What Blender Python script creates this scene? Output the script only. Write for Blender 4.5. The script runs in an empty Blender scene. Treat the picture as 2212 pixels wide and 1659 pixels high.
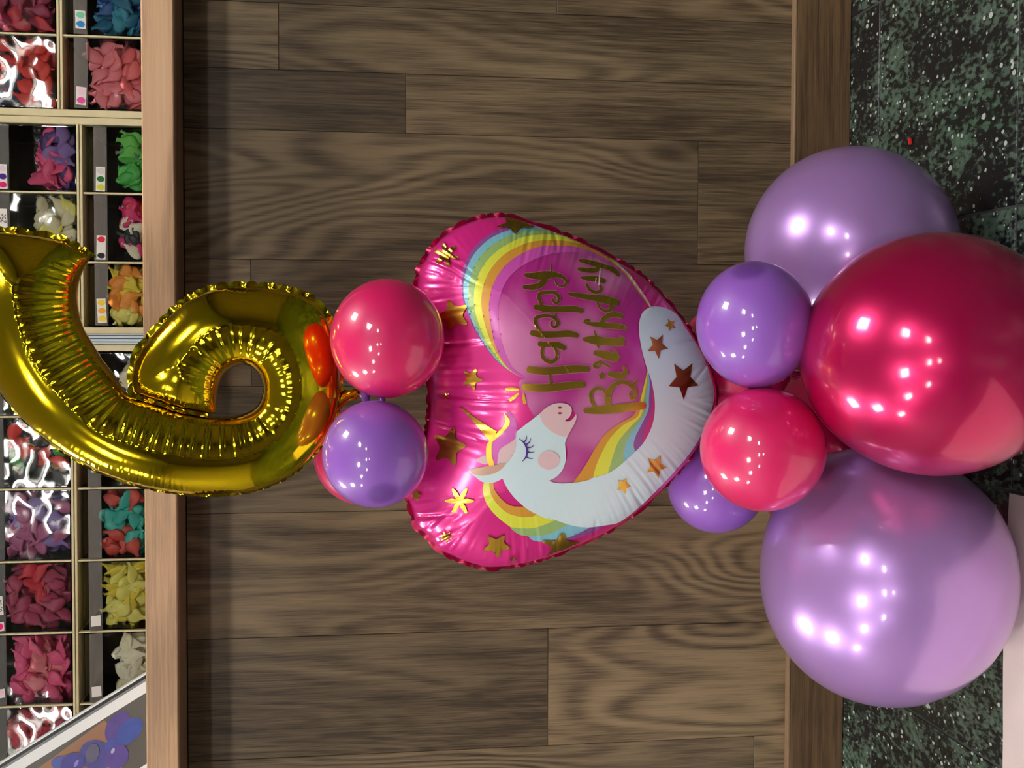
import bpy, math, random
import numpy as np
from mathutils import Vector, Matrix
from mathutils.geometry import delaunay_2d_cdt

rng = random.Random(7)
nrng = np.random.default_rng(7)
SC = bpy.context.scene
COL = SC.collection

# ------------------------------------------------------------------ camera, world, exposure, lamps
FPX, PITCH, YAW, ROLL = 2697.0, 0.14618, 0.03583, -0.00285
CAMZ = 0.8
FW = np.array([-math.sin(YAW) * math.cos(PITCH), math.cos(YAW) * math.cos(PITCH), -math.sin(PITCH)])
_r = np.array([math.cos(YAW), math.sin(YAW), 0.0])
_u = np.cross(_r, FW)
RT = _r * math.cos(ROLL) + _u * math.sin(ROLL)
UP = -_r * math.sin(ROLL) + _u * math.cos(ROLL)
CAMP = np.array([0.0, 0.0, CAMZ])

cam_data = bpy.data.cameras.new('camera')
cam_data.sensor_fit = 'HORIZONTAL'
cam_data.sensor_width = 36.0
cam_data.lens = FPX / 2212 * 36.0
cam = bpy.data.objects.new('camera', cam_data)
COL.objects.link(cam)
# the phone was held on its side: the picture's right is the world's down
M = Matrix((( -UP[0], RT[0], -FW[0], CAMP[0]),
            ( -UP[1], RT[1], -FW[1], CAMP[1]),
            ( -UP[2], RT[2], -FW[2], CAMP[2]),
            (0, 0, 0, 1)))
cam.matrix_world = M
SC.camera = cam

world = bpy.data.worlds.new('world')
SC.world = world
world.use_nodes = True
world.node_tree.nodes['Background'].inputs[0].default_value = (0.8, 0.85, 1, 1)
world.node_tree.nodes['Background'].inputs[1].default_value = 0.02

SC.view_settings.view_transform = 'Standard'
SC.view_settings.look = 'None'
SC.view_settings.gamma = 1.0
SC.view_settings.use_curve_mapping = False
SC.view_settings.exposure = 0.22
LAMP_POWER = 44.0
SC.cycles.transparent_max_bounces = 24
SC.cycles.max_bounces = 10
SC.cycles.sample_clamp_indirect = 6.0

CEIL = 2.7
LAMPS = [(1.15, 1.2), (1.2, -1.0), (1.25, -3.2), (-1.0, -1.0), (-0.65, -3.4), (-2.6, 1.1), (-2.7, -1.0),
         (-2.7, -3.3), (-4.05, 0.0), (-2.0, 2.3), (-0.7, -5.5)]


# ------------------------------------------------------------------ helpers
def ray(x, y):
    x = np.asarray(x, float)[..., None]; y = np.asarray(y, float)[..., None]
    return RT * (829.5 - y) / FPX + UP * (1106 - x) / FPX + FW

def at(x, y, Y):
    """pixel of the photograph -> point at depth Y"""
    d = ray(x, y)
    return CAMP + d * (np.asarray(Y, float) / d[..., 1])[..., None]

def on_floor(x, y, z=0.0):
    d = ray(x, y)
    return CAMP + d * ((z - CAMZ) / d[..., 2])[..., None]

def lin(c):
    return tuple((v / 255 / 12.92) if v / 255 <= 0.04045 else ((v / 255 + 0.055) / 1.055) ** 2.4 for v in c) + (1.0,)

def mesh_obj(name, verts, faces, mat=None, parent=None, smooth=False, loc=None):
    me = bpy.data.meshes.new(name)
    me.from_pydata([tuple(map(float, v)) for v in verts], [], [tuple(int(i) for i in f) for f in faces])
    if smooth:
        me.polygons.foreach_set('use_smooth', [True] * len(me.polygons))
    if mat is not None:
        for m in (mat if isinstance(mat, (list, tuple)) else [mat]):
            me.materials.append(m)
    me.update()
    o = bpy.data.objects.new(name, me)
    COL.objects.link(o)
    if parent is not None:
        o.parent = parent
    if loc is not None:
        o.location = loc
    return o

def share(name, src, parent=None, loc=None):
    o = bpy.data.objects.new(name, src.data)
    COL.objects.link(o)
    if parent is not None:
        o.parent = parent
    if loc is not None:
        o.location = loc
    return o

def empty(name, loc=(0, 0, 0)):
    o = bpy.data.objects.new(name, None)
    o.empty_display_size = 0.05
    COL.objects.link(o)
    o.location = tuple(float(v) for v in loc)
    return o

def tag(o, label=None, cat=None, group=None, kind=None):
    if label: o['label'] = label
    if cat: o['category'] = cat
    if group: o['group'] = group
    if kind: o['kind'] = kind
    return o

def box_vf(x0, x1, y0, y1, z0, z1, bev=0.0):
    if bev <= 0:
        v = [(x0, y0, z0), (x1, y0, z0), (x1, y1, z0), (x0, y1, z0), (x0, y0, z1), (x1, y0, z1), (x1, y1, z1), (x0, y1, z1)]
        f = [(0, 3, 2, 1), (4, 5, 6, 7), (0, 1, 5, 4), (1, 2, 6, 5), (2, 3, 7, 6), (3, 0, 4, 7)]
        return v, f
    b = bev
    v = []
    idx = {}
    for i, (sx, X) in enumerate(((1, x0), (-1, x1))):
        for j, (sy, Yv) in enumerate(((1, y0), (-1, y1))):
            for k, (sz, Z) in enumerate(((1, z0), (-1, z1))):
                idx[i, j, k] = (len(v), len(v) + 1, len(v) + 2)
                v += [(X, Yv + sy * b, Z + sz * b), (X + sx * b, Yv, Z + sz * b), (X + sx * b, Yv + sy * b, Z)]
    f = []
    for i in (0, 1):
        q = [idx[i, 0, 0][0], idx[i, 1, 0][0], idx[i, 1, 1][0], idx[i, 0, 1][0]]
        f.append(q[::-1] if i == 0 else q)
        q = [idx[0, i, 0][1], idx[1, i, 0][1], idx[1, i, 1][1], idx[0, i, 1][1]]
        f.append(q if i == 0 else q[::-1])
        q = [idx[0, 0, i][2], idx[1, 0, i][2], idx[1, 1, i][2], idx[0, 1, i][2]]
        f.append(q[::-1] if i == 0 else q)
    for a in (0, 1):
        for c in (0, 1):
            f.append((idx[a, c, 0][0], idx[a, c, 0][1], idx[a, c, 1][1], idx[a, c, 1][0]))
            f.append((idx[a, 0, c][0], idx[a, 0, c][2], idx[a, 1, c][2], idx[a, 1, c][0]))
            f.append((idx[0, a, c][1], idx[0, a, c][2], idx[1, a, c][2], idx[1, a, c][1]))
    for t in idx.values():
        f.append(t)
    return v, f

def box(name, x0, x1, y0, y1, z0, z1, mat, parent=None, bev=0.0):
    v, f = box_vf(min(x0, x1), max(x0, x1), min(y0, y1), max(y0, y1), min(z0, z1), max(z0, z1), bev)
    c = np.array(v).mean(0)
    o = mesh_obj(name, np.array(v) - c, f, mat, parent, loc=tuple(c))
    if bev > 0:
        import bmesh
        bm = bmesh.new(); bm.from_mesh(o.data)
        bmesh.ops.recalc_face_normals(bm, faces=bm.faces)
        bm.to_mesh(o.data); bm.free()
    return o


# ------------------------------------------------------------------ materials
def new_mat(name):
    m = bpy.data.materials.new(name)
    m.use_nodes = True
    return m, m.node_tree, m.node_tree.nodes, m.node_tree.nodes['Principled BSDF']

def plain(name, rgb, rough=0.5, metal=0.0, spec=0.5, coat=0.0, coat_rough=0.05, grain=0.0, gscale=60.0, sheen=0.0, sss=0.0):
    m, t, N, P = new_mat(name)
    c = lin(rgb)
    P.inputs['Roughness'].default_value = rough
    P.inputs['Metallic'].default_value = metal
    P.inputs['Specular IOR Level'].default_value = spec
    P.inputs['Coat Weight'].default_value = coat
    P.inputs['Coat Roughness'].default_value = coat_rough
    P.inputs['Sheen Weight'].default_value = sheen
    if sss > 0:
        P.inputs['Subsurface Weight'].default_value = sss
        P.inputs['Subsurface Radius'].default_value = (0.01, 0.008, 0.008)
        P.inputs['Subsurface Scale'].default_value = 1.0
    if grain > 0:
        tc = N.new('ShaderNodeTexCoord'); no = N.new('ShaderNodeTexNoise')
        no.inputs['Scale'].default_value = gscale; no.inputs['Detail'].default_value = 4
        t.links.new(tc.outputs['Object'], no.inputs['Vector'])
        r = N.new('ShaderNodeValToRGB')
        r.color_ramp.elements[0].position = 0.3; r.color_ramp.elements[1].position = 0.7
        r.color_ramp.elements[0].color = tuple(v * (1 - grain) for v in c[:3]) + (1,)
        r.color_ramp.elements[1].color = tuple(min(1, v * (1 + grain)) for v in c[:3]) + (1,)
        t.links.new(no.outputs['Fac'], r.inputs['Fac'])
        t.links.new(r.outputs['Color'], P.inputs['Base Color'])
    else:
        P.inputs['Base Color'].default_value = c
    return m

def mth(t, op, a, b=None, c=None):
    n = t.nodes.new('ShaderNodeMath'); n.operation = op
    for i, v in enumerate((a, b, c)):
        if v is None: continue
        if isinstance(v, (int, float)): n.inputs[i].default_value = v
        else: t.links.new(v, n.inputs[i])
    return n.outputs[0]

def mixc(t, fac, a, b, mode='MIX'):
    n = t.nodes.new('ShaderNodeMix'); n.data_type = 'RGBA'; n.blend_type = mode
    for s, v in ((n.inputs[0], fac), (n.inputs[6], a), (n.inputs[7], b)):
        if isinstance(v, (int, float)): s.default_value = v
        elif isinstance(v, tuple): s.default_value = v
        else: t.links.new(v, s)
    return n.outputs[2]

def ramp(t, fac, stops):
    r = t.nodes.new('ShaderNodeValToRGB')
    e = r.color_ramp.elements
    while len(e) < len(stops): e.new(0.5)
    for i, (p, c) in enumerate(stops):
        e[i].position = p
        e[i].color = c if isinstance(c, tuple) else (c, c, c, 1)
    t.links.new(fac, r.inputs['Fac'])
    return r.outputs['Color']

def noise(t, vec, scale, detail=3, rough=0.5, dist=0.0):
    n = t.nodes.new('ShaderNodeTexNoise')
    n.inputs['Scale'].default_value = scale; n.inputs['Detail'].default_value = detail
    n.inputs['Roughness'].default_value = rough; n.inputs['Distortion'].default_value = dist
    t.links.new(vec, n.inputs['Vector'])
    return n.outputs['Fac']

def scaled(t, vec, s, off=None):
    n = t.nodes.new('ShaderNodeVectorMath'); n.operation = 'MULTIPLY'
    t.links.new(vec, n.inputs[0]); n.inputs[1].default_value = s
    if off is None: return n.outputs[0]
    a = t.nodes.new('ShaderNodeVectorMath'); a.operation = 'ADD'
    t.links.new(n.outputs[0], a.inputs[0]); t.links.new(off, a.inputs[1])
    return a.outputs[0]

def wood_mat(name, dark, light, ax, ring=1.0, rough=0.42, fibre=1.0):
    """ax: stretch direction of the grain, 'z' (upright) or 'x'"""
    m, t, N, P = new_mat(name)
    tc = N.new('ShaderNodeTexCoord'); oi = N.new('ShaderNodeObjectInfo')
    off = N.new('ShaderNodeVectorMath'); off.operation = 'SCALE'
    off.inputs[0].default_value = (31, 17, 23); t.links.new(oi.outputs['Random'], off.inputs['Scale'])
    def st(a, b):
        return scaled(t, tc.outputs['Object'], (a, a, b) if ax == 'z' else (b, a, a), off.outputs[0])
    v1 = st(6.5, 1.1)
    n1 = noise(t, v1, 1.0, 1.5, 0.45, 0.35)
    vo = N.new('ShaderNodeTexVoronoi'); vo.inputs['Scale'].default_value = 1.0; vo.feature = 'SMOOTH_F1'; vo.inputs['Smoothness'].default_value = 0.35
    wv = scaled(t, tc.outputs['Object'], (6.0, 6.0, 1.9) if ax == 'z' else (1.9, 6.0, 6.0), off.outputs[0])
    t.links.new(wv, vo.inputs['Vector'])
    swell = ramp(t, vo.outputs['Distance'], [(0.0, 1.0), (0.12, 0.62), (0.30, 0.18), (0.55, 0.0)])
    rings = mth(t, 'SINE', mth(t, 'ADD', mth(t, 'MULTIPLY', n1, 150.0 * ring), mth(t, 'MULTIPLY', swell, 24.0 * ring)))
    rings = mth(t, 'MULTIPLY_ADD', rings, 0.5, 0.5)
    amp = ramp(t, noise(t, st(4, 1.6), 1.0, 2), [(0.40, 0.12), (0.62, 1.0)])
    f1 = noise(t, st(520, 13), 1.0, 3, 0.65)
    f2 = noise(t, st(110, 3.2), 1.0, 4, 0.65)
    pat = noise(t, st(9, 3.0), 1.0, 4, 0.6)
    v = mth(t, 'ADD', mth(t, 'MULTIPLY', mth(t, 'MULTIPLY', rings, amp), 0.26),
            mth(t, 'ADD', mth(t, 'MULTIPLY', f1, 0.56 * fibre), mth(t, 'ADD', mth(t, 'MULTIPLY', f2, 0.38 * fibre), mth(t, 'MULTIPLY', pat, 0.34))))
    mid = tuple((a + b) / 2 for a, b in zip(lin(dark), lin(light)))
    c = ramp(t, v, [(0.42, tuple(0.6 * x for x in lin(dark)[:3]) + (1,)), (0.56, lin(dark)), (0.72, mid), (0.92, lin(light))])
    # small dark knots
    kn = ramp(t, vo.outputs['Distance'], [(0.02, 0.0), (0.15, 1.0)])
    c = mixc(t, mth(t, 'MULTIPLY', mth(t, 'SUBTRACT', 1.0, kn), 0.6), c, tuple(0.55 * x for x in lin(dark)[:3]) + (1,))
    c = mixc(t, 1.0, c, oi.outputs['Color'], 'MULTIPLY')
    t.links.new(c, P.inputs['Base Color'])
    P.inputs['Roughness'].default_value = rough
    b = N.new('ShaderNodeBump'); b.inputs['Strength'].default_value = 0.12; b.inputs['Distance'].default_value = 0.002
    t.links.new(f2, b.inputs['Height']); t.links.new(b.outputs[0], P.inputs['Normal'])
    return m

M_plank = wood_mat('oak_laminate', (66, 52, 36), (132, 112, 84), 'z')
M_kick = wood_mat('walnut_board', (66, 48, 30), (118, 92, 62), 'x', ring=0.5)
M_beech = wood_mat('beech_edge', (200, 160, 124), (214, 176, 140), 'x', ring=0.15, rough=0.38, fibre=0.6)
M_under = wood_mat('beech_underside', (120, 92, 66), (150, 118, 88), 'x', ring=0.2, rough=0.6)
M_striplight = plain('kick_edge', (132, 106, 80), 0.5, grain=0.1, gscale=40)

def tile_mat():
    m, t, N, P = new_mat('dark_granite_tile')
    tc = N.new('ShaderNodeTexCoord'); oi = N.new('ShaderNodeObjectInfo')
    off = N.new('ShaderNodeVectorMath'); off.operation = 'SCALE'
    off.inputs[0].default_value = (41, 13, 29); t.links.new(oi.outputs['Random'], off.inputs['Scale'])
    v = scaled(t, tc.outputs['Object'], (1.0, 0.55, 1.0), off.outputs[0])
    big = noise(t, v, 9.0, 3, 0.6, 0.6)
    fine = noise(t, v, 150.0, 4, 0.62, 0.15)
    mid = noise(t, v, 42.0, 5, 0.68, 0.15)
    s = mth(t, 'ADD', mth(t, 'MULTIPLY', big, 0.62), mth(t, 'ADD', mth(t, 'MULTIPLY', fine, 0.95), mth(t, 'MULTIPLY', mid, 0.40)))
    c = ramp(t, s, [(0.0, lin((16, 17, 19))), (0.93, lin((20, 22, 23))), (1.0, lin((58, 70, 62)))])
    lift = ramp(t, mth(t, 'SUBTRACT', s, 0.5), [(0.46, 0.0), (0.54, 0.55), (0.66, 1.0)])
    c = mixc(t, lift, lin((18, 19, 21)), lin((88, 108, 94)))
    green = noise(t, v, 6.0, 2, 0.5)
    c = mixc(t, ramp(t, green, [(0.5, 0.0), (0.7, 0.5)]), c, mixc(t, 1.0, c, (0.7, 1.15, 0.82, 1), 'MULTIPLY'))
    for sc_, dens, sz in ((75.0, 0.6, 0.30), (150.0, 0.62, 0.42)):
        vo = N.new('ShaderNodeTexVoronoi'); vo.inputs['Scale'].default_value = sc_
        t.links.new(scaled(t, tc.outputs['Object'], (1.0, 0.8, 1.0), off.outputs[0]), vo.inputs['Vector'])
        rnd = N.new('ShaderNodeSeparateColor'); t.links.new(vo.outputs['Color'], rnd.inputs[0])
        thr = mth(t, 'MULTIPLY', mth(t, 'MULTIPLY', rnd.outputs[0], rnd.outputs[0]), sz)
        sp = mth(t, 'LESS_THAN', mth(t, 'ADD', vo.outputs['Distance'], mth(t, 'MULTIPLY', mth(t, 'SUBTRACT', fine, 0.5), 0.35)), mth(t, 'MULTIPLY', thr, mth(t, 'GREATER_THAN', rnd.outputs[1], dens)))
        c = mixc(t, mth(t, 'MULTIPLY', sp, 0.8), c, lin((200, 208, 202)))
    t.links.new(c, P.inputs['Base Color'])
    P.inputs['Roughness'].default_value = 0.33
    return m
M_tile = tile_mat()
M_grout = plain('grout', (58, 58, 60), 0.9, grain=0.2)
M_wall = plain('painted_wall', (176, 168, 160), 0.8, grain=0.05, gscale=8)
M_wall_dark = plain('dark_painted_wall', (92, 82, 74), 0.8, grain=0.12, gscale=3)
M_ceil = plain('ceiling_paint', (205, 203, 198), 0.9, grain=0.03, gscale=10)
M_metal_frame = plain('white_lamp_frame', (225, 225, 222), 0.4)

def emis(name, rgb, strength):
    m, t, N, P = new_mat(name)
    P.inputs['Base Color'].default_value = (0.9, 0.9, 0.9, 1)
    P.inputs['Emission Color'].default_value = rgb + (1,)
    P.inputs['Emission Strength'].default_value = strength
    return m
M_lamp = emis('lamp_diffuser', (1.0, 0.965, 0.92), LAMP_POWER)

def latex(name, rgb, dark, pearl=False, metal=0.45):
    m, t, N, P = new_mat(name)
    a = N.new('ShaderNodeAttribute'); a.attribute_name = 'nipple'
    tc = N.new('ShaderNodeTexCoord')
    n = noise(t, tc.outputs['Object'], 18.0, 2)
    base = mixc(t, mth(t, 'MULTIPLY', n, 0.18), lin(rgb), lin(dark))
    c = mixc(t, a.outputs['Fac'], base, lin(dark))
    t.links.new(c, P.inputs['Base Color'])
    if pearl:
        P.inputs['Metallic'].default_value = metal
        P.inputs['Roughness'].default_value = 0.31
        P.inputs['Coat Weight'].default_value = 0.7
        P.inputs['Coat Roughness'].default_value = 0.085
    else:
        P.inputs['Roughness'].default_value = 0.42
        P.inputs['Coat Weight'].default_value = 0.9
        P.inputs['Coat Roughness'].default_value = 0.035
    P.inputs['Subsurface Weight'].default_value = 0.12
    P.inputs['Subsurface Radius'].default_value = (0.02, 0.012, 0.014)
    return m
M_lx_mag = latex('magenta_latex', (216, 16, 98), (172, 8, 66))
M_lx_pur = latex('purple_latex', (146, 90, 192), (98, 52, 142))
M_lx_bigmag = latex('pearl_magenta_latex', (192, 8, 86), (144, 4, 52), True, 0.62)
M_lx_lav = latex('pearl_lavender_latex', (180, 138, 208), (152, 108, 182), True)

def foil(name, rgb, metal, rough, coat=0.0, bump=0.0):
    m, t, N, P = new_mat(name)
    tc = N.new('ShaderNodeTexCoord')
    n = noise(t, tc.outputs['Object'], 26.0, 3)
    c = mixc(t, mth(t, 'MULTIPLY', n, 0.15), lin(rgb), tuple(0.8 * v for v in lin(rgb)[:3]) + (1,))
    t.links.new(c, P.inputs['Base Color'])
    P.inputs['Metallic'].default_value = metal
    P.inputs['Roughness'].default_value = rough
    P.inputs['Coat Weight'].default_value = coat
    P.inputs['Coat Roughness'].default_value = 0.12
    if bump:
        b = N.new('ShaderNodeBump'); b.inputs['Strength'].default_value = bump; b.inputs['Distance'].default_value = 0.002
        t.links.new(noise(t, tc.outputs['Object'], 40.0, 2), b.inputs['Height']); t.links.new(b.outputs[0], P.inputs['Normal'])
    return m
M_gold6 = foil('gold_mirror_foil', (238, 206, 30), 1.0, 0.085, bump=0.06)
M_gold_print = foil('gold_print', (214, 168, 66), 1.0, 0.26)
M_gold_edge = plain('letter_edge', (205, 130, 150), 0.35)
M_fl_crimson = foil('crimson_foil_edge', (150, 10, 60), 0.6, 0.25)
M_fl_white = foil('white_print', (206, 226, 232), 0.0, 0.36, 0.2)
M_silver = foil('silver_foil', (190, 188, 190), 1.0, 0.15)

def unicorn_skin_mat():
    m, t, N, P = new_mat('magenta_pearl_foil')
    P.inputs['Metallic'].default_value = 0.32
    P.inputs['Roughness'].default_value = 0.28
    P.inputs['Coat Weight'].default_value = 0.35
    P.inputs['Coat Roughness'].default_value = 0.12
    tc = N.new('ShaderNodeTexCoord')
    n = noise(t, tc.outputs['Object'], 10.0, 2)
    c = mixc(t, n, lin((232, 44, 146)), lin((216, 32, 130)))
    t.links.new(c, P.inputs['Base Color'])
    return m
M_uni_skin = unicorn_skin_mat()

def lilac_mat():
    m, t, N, P = new_mat('lilac_print')
    P.inputs['Metallic'].default_value = 0.25
    P.inputs['Roughness'].default_value = 0.32
    P.inputs['Coat Weight'].default_value = 0.25
    P.inputs['Coat Roughness'].default_value = 0.15
    tc = N.new('ShaderNodeTexCoord')
    n = noise(t, tc.outputs['Object'], 13.0, 2, 0.4)
    c = ramp(t, n, [(0.40, lin((184, 42, 140))), (0.62, lin((214, 124, 178)))])
    t.links.new(c, P.inputs['Base Color'])
    return m
M_lilac_cloud = lilac_mat()
def prnt(name, rgb, metal=0.15, rough=0.33):
    return foil(name, rgb, metal, rough, 0.2)
M_p_lilac = prnt('lilac_band', (206, 82, 178))
M_p_purple = prnt('purple_band', (140, 78, 150))
M_p_blue = prnt('blue_band', (128, 190, 208))
M_p_green = prnt('green_band', (150, 184, 112))
M_p_yellow = prnt('yellow_band', (222, 224, 70))
M_p_orange = prnt('orange_band', (214, 152, 56))
M_p_mag = prnt('magenta_band', (190, 60, 130))
M_p_blush = prnt('blush_print', (222, 188, 192), 0.0)
M_p_ear = prnt('ear_print', (196, 152, 128), 0.1)
M_p_lash = prnt('lash_print', (74, 44, 130), 0.0)
M_p_nostril = prnt('nostril_print', (150, 48, 58), 0.0)

def clear(name, tint=(0.97, 0.98, 0.98), refl=1.0, haze=0.0):
    m = bpy.data.materials.new(name); m.use_nodes = True
    t = m.node_tree; t.nodes.clear()
    o = t.nodes.new('ShaderNodeOutputMaterial')
    tr = t.nodes.new('ShaderNodeBsdfTransparent'); tr.inputs[0].default_value = tint + (1,)
    gl = t.nodes.new('ShaderNodeBsdfGlossy'); gl.inputs['Roughness'].default_value = 0.04
    fr = t.nodes.new('ShaderNodeFresnel'); fr.inputs[0].default_value = 1.5
    tc = t.nodes.new('ShaderNodeTexCoord')
    bp = t.nodes.new('ShaderNodeBump'); bp.inputs['Strength'].default_value = 0.3; bp.inputs['Distance'].default_value = 0.01
    t.links.new(noise(t, tc.outputs['Object'], 15.0, 1), bp.inputs['Height'])
    t.links.new(bp.outputs[0], gl.inputs['Normal'])
    mx = t.nodes.new('ShaderNodeMixShader')
    t.links.new(mth(t, 'MULTIPLY', fr.outputs[0], refl), mx.inputs[0])
    t.links.new(tr.outputs[0], mx.inputs[1]); t.links.new(gl.outputs[0], mx.inputs[2])
    last = mx.outputs[0]
    if haze > 0:
        df = t.nodes.new('ShaderNodeBsdfDiffuse'); df.inputs[0].default_value = (0.66, 0.7, 0.72, 1)
        m2 = t.nodes.new('ShaderNodeMixShader'); m2.inputs[0].default_value = haze
        t.links.new(last, m2.inputs[1]); t.links.new(df.outputs[0], m2.inputs[2])
        last = m2.outputs[0]
    t.links.new(last, o.inputs[0])
    return m
M_clear = clear('clear_plastic')
M_clear_band = clear('hazy_plastic_band', (0.8, 0.83, 0.84), 1.0, 0.15)
M_rack = plain('cream_rack', (196, 186, 148), 0.5, grain=0.06)
M_rack_grey = plain('grey_aluminium', (176, 190, 200), 0.35, metal=0.3)
M_rack_back = plain('rack_back', (126, 124, 118), 0.8, grain=0.15)
M_groove = plain('dark_groove', (40, 44, 48), 0.7)
M_paper_white = plain('label_paper', (238, 240, 240), 0.6)
M_black = plain('black_trim', (20, 20, 22), 0.35)
M_greytrim = plain('grey_trim', (120, 122, 126), 0.4)
M_white_border = plain('white_border', (240, 242, 244), 0.35)
M_ink = plain('ink', (40, 40, 48), 0.6)

# ------------------------------------------------------------------ room shell
DW = 2.3268 * CAMZ            # plane of the counter's front
X0, X1, Y0, Y1 = -5.2, 3.6, -7.6, 3.3
TPX, TPY = 0.4213 * CAMZ, 0.468 * CAMZ
TX, TY = 0.1985 * CAMZ, 1.7145 * CAMZ      # one grout crossing

floor = empty('floor'); tag(floor, 'dark green speckled stone tile floor in front of the counter', kind='structure')
box('grout', X0, X1, Y0, Y1, -0.05, -0.0016, M_grout, floor)
g = 0.0016
ti = 0
src = None
ix0, ix1, iy0, iy1 = -6, 5, -5, 1
for iy in range(iy0, iy1 + 1):
    for ix in range(ix0, ix1 + 1):
        cx, cy = TX + (ix + .5) * TPX, TY + (iy + .5) * TPY
        if cy - TPY / 2 > DW + 0.05: continue
        if src is None:
            v, f = box_vf(-TPX / 2 + g, TPX / 2 - g, -TPY / 2 + g, TPY / 2 - g, -0.012, 0.0, 0.0008)
            src = mesh_obj('tile', v, f, M_tile, floor, loc=(cx, cy, 0)); o = src
        else:
            o = share('tile', src, floor, (cx, cy, 0))
        o.location.z = -0.0004 * rng.random()
fx0, fx1 = TX + ix0 * TPX, TX + (ix1 + 1) * TPX
fy0 = TY + iy0 * TPY
for (a, b, c, d) in ((X0, fx0, Y0, Y1), (fx1, X1, Y0, Y1), (fx0, fx1, Y0, fy0)):
    box('far_tiles', a, b, c, d, -0.012, 0.0, M_tile, floor)
tag(box('ceiling', X0, X1, Y0, Y1, CEIL, CEIL + 0.1, M_ceil), kind='structure')
tag(box('wall_left', X0 - 0.1, X0, Y0, Y1, 0, CEIL, M_wall), kind='structure')
tag(box('wall_right', X1, X1 + 0.1, Y0, Y1, 0, CEIL, M_wall_dark), kind='structure')
tag(box('wall_front', X0, X1, Y1, Y1 + 0.1, 0, CEIL, M_wall), kind='structure')
tag(box('wall_back', X0, X1, Y0 - 0.1, Y0, 0, CEIL, M_wall_dark), kind='structure')

lamp_where = ['over the counter end', 'one row behind', 'two rows behind', 'in the middle row', 'in the far middle', 'over the counter', 'beside the middle row', 'far back', 'near the side wall', 'above the display rack', 'deep in the shop']
LH = 0.23
for i, (lx, ly) in enumerate(LAMPS):
    t_ = empty('ceiling_light', (lx, ly, CEIL))
    tag(t_, 'square white ceiling light panel ' + lamp_where[i], 'lamp', 'square ceiling light panels')
    d = mesh_obj('diffuser', *box_vf(-LH, LH, -LH, LH, -0.10, -0.06), M_lamp, t_)  # drop below the ceiling and glowing top and sides added to brighten the ceiling
    vv, ff = [], []
    for (a, b, c, e) in ((-LH - .02, LH + .02, -LH - .02, -LH), (-LH - .02, LH + .02, LH, LH + .02), (-LH - .02, -LH, -LH, LH), (LH, LH + .02, -LH, LH)):
        v, f = box_vf(a, b, c, e, -0.104, -0.058)
        ff += [tuple(q + len(vv) for q in fc) for fc in f]; vv += v
    mesh_obj('lamp_frame', vv, ff, M_metal_frame, t_)
    for sx_ in (-1, 1):
        for sy_ in (-1, 1): box('hanger', sx_ * LH - .003, sx_ * LH + .003, sy_ * LH - .003, sy_ * LH + .003, -0.06, -0.0005, M_metal_frame, t_)  # added rods that carry the lowered panel

# ------------------------------------------------------------------ counter: planks, kickboard, worktop
counter = empty('shop_counter', (0, DW, 0))
tag(counter, 'brown oak plank counter front with a dark kickboard behind the balloons', 'counter')
KZ = float(at(1706, 829, DW)[2])           # top of the kickboard
UZ = float(at(400, 829, DW)[2])            # underside of the worktop
ys = [-1640, -1360, -1080, -800, -520, -268, 14, 157, 286, 563, 834, 1104, 1370, 1628, 1900, 2180, 2460, 2740, 3020]
xs = [float(at(800, y, DW)[0]) for y in ys]
joints = {2: [605], 3: [877], 4: [1505], 5: [543], 6: [960], 8: [1186], 9: [1636], 1: [1200], 10: [900]}
tints = {(2, 0): 1.22, (2, 1): 0.98, (3, 0): 0.80, (3, 1): 1.16, (4, 0): 0.94, (4, 1): 1.14, (5, 0): 1.0, (5, 1): 0.86, (6, 0): 0.96, (6, 1): 1.0,
         (7, 0): 1.12, (8, 0): 0.88, (8, 1): 1.16, (9, 0): 1.0, (9, 1): 1.18}
for i in range(len(xs) - 1):
    xa, xb = xs[i + 1], xs[i]
    zs = [UZ - 0.0006] + [float(at(j, 829, DW)[2]) for j in joints.get(i - 4, [])] + [0.02]
    for k in range(len(zs) - 1):
        gp = 0.0003
        o = box('plank', xa + gp, xb - gp, DW + rng.uniform(0, 0.0004), DW + 0.014, zs[k + 1] + gp, zs[k] - gp, M_plank, None, bev=0.0004)
        o.parent = counter; o.location.y -= DW
        b = tints.get((i - 4, k), 1.0)
        w = rng.uniform(-0.02, 0.02)
        o.color = (b + w, b, b - w, 1)
box('counter_body', xs[-1], xs[0], 0.0148, 0.40, 0.03, UZ - 0.001, M_groove, counter)
kb = box('kickboard', xs[-1], xs[0], -0.014, -0.0008, 0.001, KZ - 0.0008, M_kick, counter)
box('kickboard_cap', xs[-1], xs[0], -0.0145, -0.0005, KZ - 0.0005, KZ + 0.003, M_striplight, counter, bev=0.0006)

# worktop: its lip hangs in front of the planks
YL = DW
for _ in range(40):
    zl = float(at(372 + 8, 829, YL)[2]); YL -= (zl - UZ) / 0.1835 * 0.7
    if YL < 1.2: break
LZ = float(at(310, 829, YL)[2])
wt = empty('worktop', (0, YL, LZ)); tag(wt, 'pale beech worktop with a thick square front edge above the planks', 'worktop')
box('front_edge', xs[-1], xs[0], 0.0, 0.022, UZ - LZ, 0.0, M_beech, wt, bev=0.0015)
box('top_board', xs[-1], xs[0], 0.0222, 0.50, -0.03, -0.001, M_beech, wt)
box('underside_board', xs[-1], xs[0], 0.0222, 0.50, UZ - LZ + 0.0006, UZ - LZ + 0.019, M_under, wt)

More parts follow.
